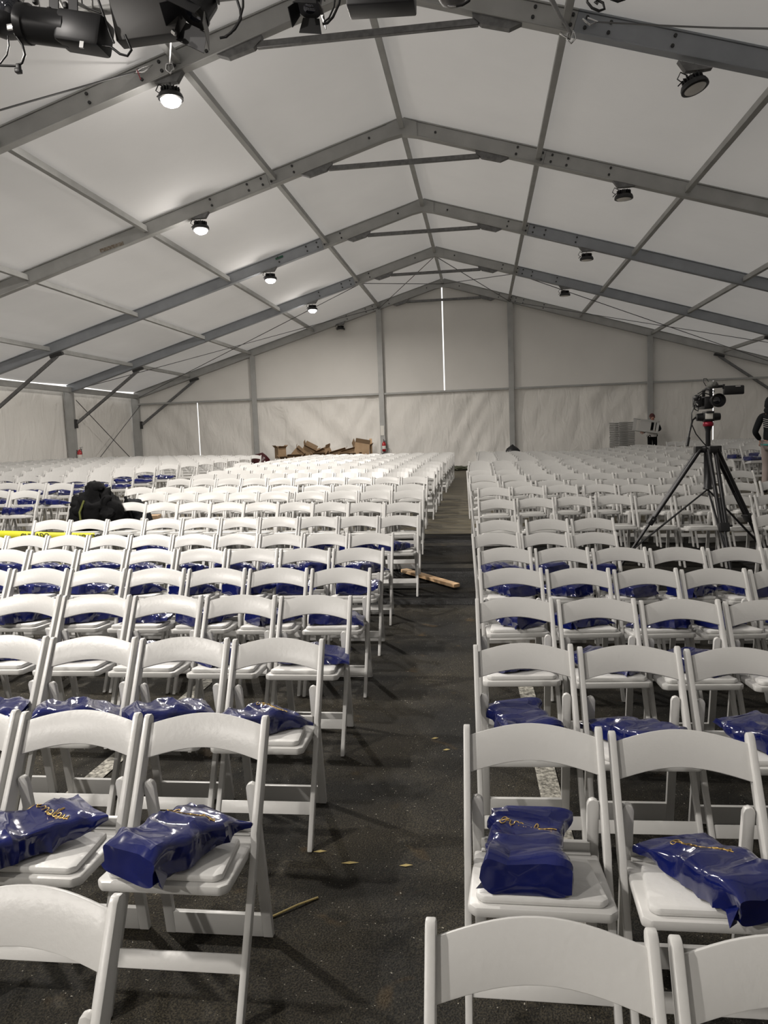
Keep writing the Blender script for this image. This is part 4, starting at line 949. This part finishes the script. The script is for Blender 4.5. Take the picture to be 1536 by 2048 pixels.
# cables
for i, (pts, lab) in enumerate([([(28, 66), (45, 90), (50, 110), (44, 126), (36, 132), (0, 131)], 'black cable loop hanging below the left corner light'),
        ([(16, 72), (18, 92), (14, 110), (0, 128)], 'thin black cable dropping left of the hanging loop'),
        ([(205, 92), (222, 94), (240, 108), (255, 112), (263, 100), (256, 84), (250, 70)], 'black cable loop hanging below the flat panel box'),
        ([(190, -20), (205, 24), (222, 72), (228, 86)], 'black cable running down the left side of the panel box'),
        ([(162, -20), (164, 8), (175, 16), (202, 26)], 'thin black cable between the spotlight yoke and the panel box'),
        ([(468, -20), (480, 18), (482, 38), (470, 58), (452, 74), (440, 76)], 'black cable curving beside the first barn door light'),
        ([(486, -20), (486, 14), (478, 44), (462, 66), (450, 74)], 'second black cable curving beside the first barn door light'),
        ([(682, -20), (678, 8), (666, 34), (655, 46), (645, 48)], 'thick black cable beside the second barn door light'),
        ([(672, -20), (668, 14), (658, 36), (648, 44)], 'thin black cable beside the second barn door light'),
        ([(945, -20), (938, 2), (925, 10), (912, 12)], 'short black cable at the top edge beside the grey fixture'),
        ([(1175, -10), (1174, 4), (1184, 16), (1198, 22), (1209, 18), (1206, 6), (1195, 0), (1190, 4), (1196, 8)], 'coiled black cable end at the top edge right of centre'),
        ([(1216, -12), (1222, -2), (1236, 3), (1250, -2), (1256, -12)], 'small cable loop at the top edge further right')]):
    cable([P(u, v, -.04) for u, v in pts], .0065 if 'thin' not in lab else .0045, 'power_cable', BLACK, lab, 'cable', None, 8)
mb = MB(); mb.box(P(37, 134, -.04), (.022, .022, .03)); mb.box(P(37, 142, -.04), (.03, .03, .022)); tag(mb.build('cable_plug', BLACK, bevel=.004), 'black plug at the bottom of the left hanging cable loop', 'plug')
# slings and wires up to the first arch
Y1 = FY[4]-.12
for lab, pts, w in [('steel sling with shackle from the truss to the first arch, left', [(343, 62, YS+.3), (341, 95, 7.5), (339, 128, Y1)], .012), ('steel sling with shackle from the truss to the first arch, right', [(1098, -12, YS+.3), (1118, 28, 7.5), (1142, 66, Y1)], .016)]:
    t = thing('rigging_sling', lab, 'sling'); pp = [at(*p) for p in pts]
    mb = MB(); mb.tube(pp, w, 8); mb.build('sling', STEEL, t, smooth=True)
    c = pp[-1]; mb = MB(); mb.tube([c+Vector((-.04, 0, .0)), c+Vector((-.05, 0, -.07)), c+Vector((0, 0, -.12)), c+Vector((.05, 0, -.07)), c+Vector((.04, 0, 0)), c+Vector((-.04, 0, 0))], .014, 8); mb.build('shackle', CHROME, t, smooth=True)
cable([at(-40, 232, 8.6), at(60, 203, 9.0), at(180, 169, 9.6), at(272, 143, Y1)], .012, 'guy_wire', ROPE, 'taut dark wire running from the left edge to the first arch', 'wire')
mb = MB(); mb.tube([at(268, 146, Y1), at(285, 136, Y1), at(305, 130, Y1), at(288, 144, Y1), at(268, 146, Y1)], .012, 8); tag(mb.build('turnbuckle', CHROME, smooth=True), 'bright turnbuckle joining the left wire to the first arch', 'turnbuckle')
mb = MB(); mb.beam(at(274, 140, Y1-.02), at(281, 158, Y1-.02), .03, .004); tag(mb.build('red_ribbon', mat('red_ribbon', (.4, .03, .05), .6)), 'red ribbon tied on the first arch beside the turnbuckle', 'ribbon')
cable([at(1195, 44, Y1), at(1320, 51, Y1-.6), at(1440, 56, Y1-1.2), at(1580, 58, Y1-1.9)], .010, 'guy_wire', ROPE, 'thin dark wire running from the first arch to the right edge', 'wire')
mb = MB(); mb.tube([at(1165, 38, Y1), at(1180, 50, Y1), at(1196, 44, Y1), at(1175, 36, Y1)], .014, 8); mb.tube([at(1120, 66, Y1), at(1140, 78, Y1), at(1146, 62, Y1)], .016, 8); tag(mb.build('rigging_hardware', CHROME, smooth=True), 'cluster of bright shackles bolted on the first arch, right', 'shackle')
mb = MB(); c = at(221, 494, FY[5]-.08); mb.beam(at(200, 502, FY[5]-.075), at(247, 486, FY[5]-.075), .004, .07); tag(mb.build('worn_sticker', mat('brown_sticker', (.16, .12, .08), .7, var=(.3, .28, .25), vscale=30)), 'worn brown sticker on the left part of the second arch', 'sticker')
mb = MB(); mb.beam(at(551, 518, FY[6]-.075), at(566, 512, FY[6]-.075), .004, .05); tag(mb.build('green_sticker', mat('green_sticker', (.02, .10, .06), .6)), 'small green sticker on the left part of the third arch', 'sticker')
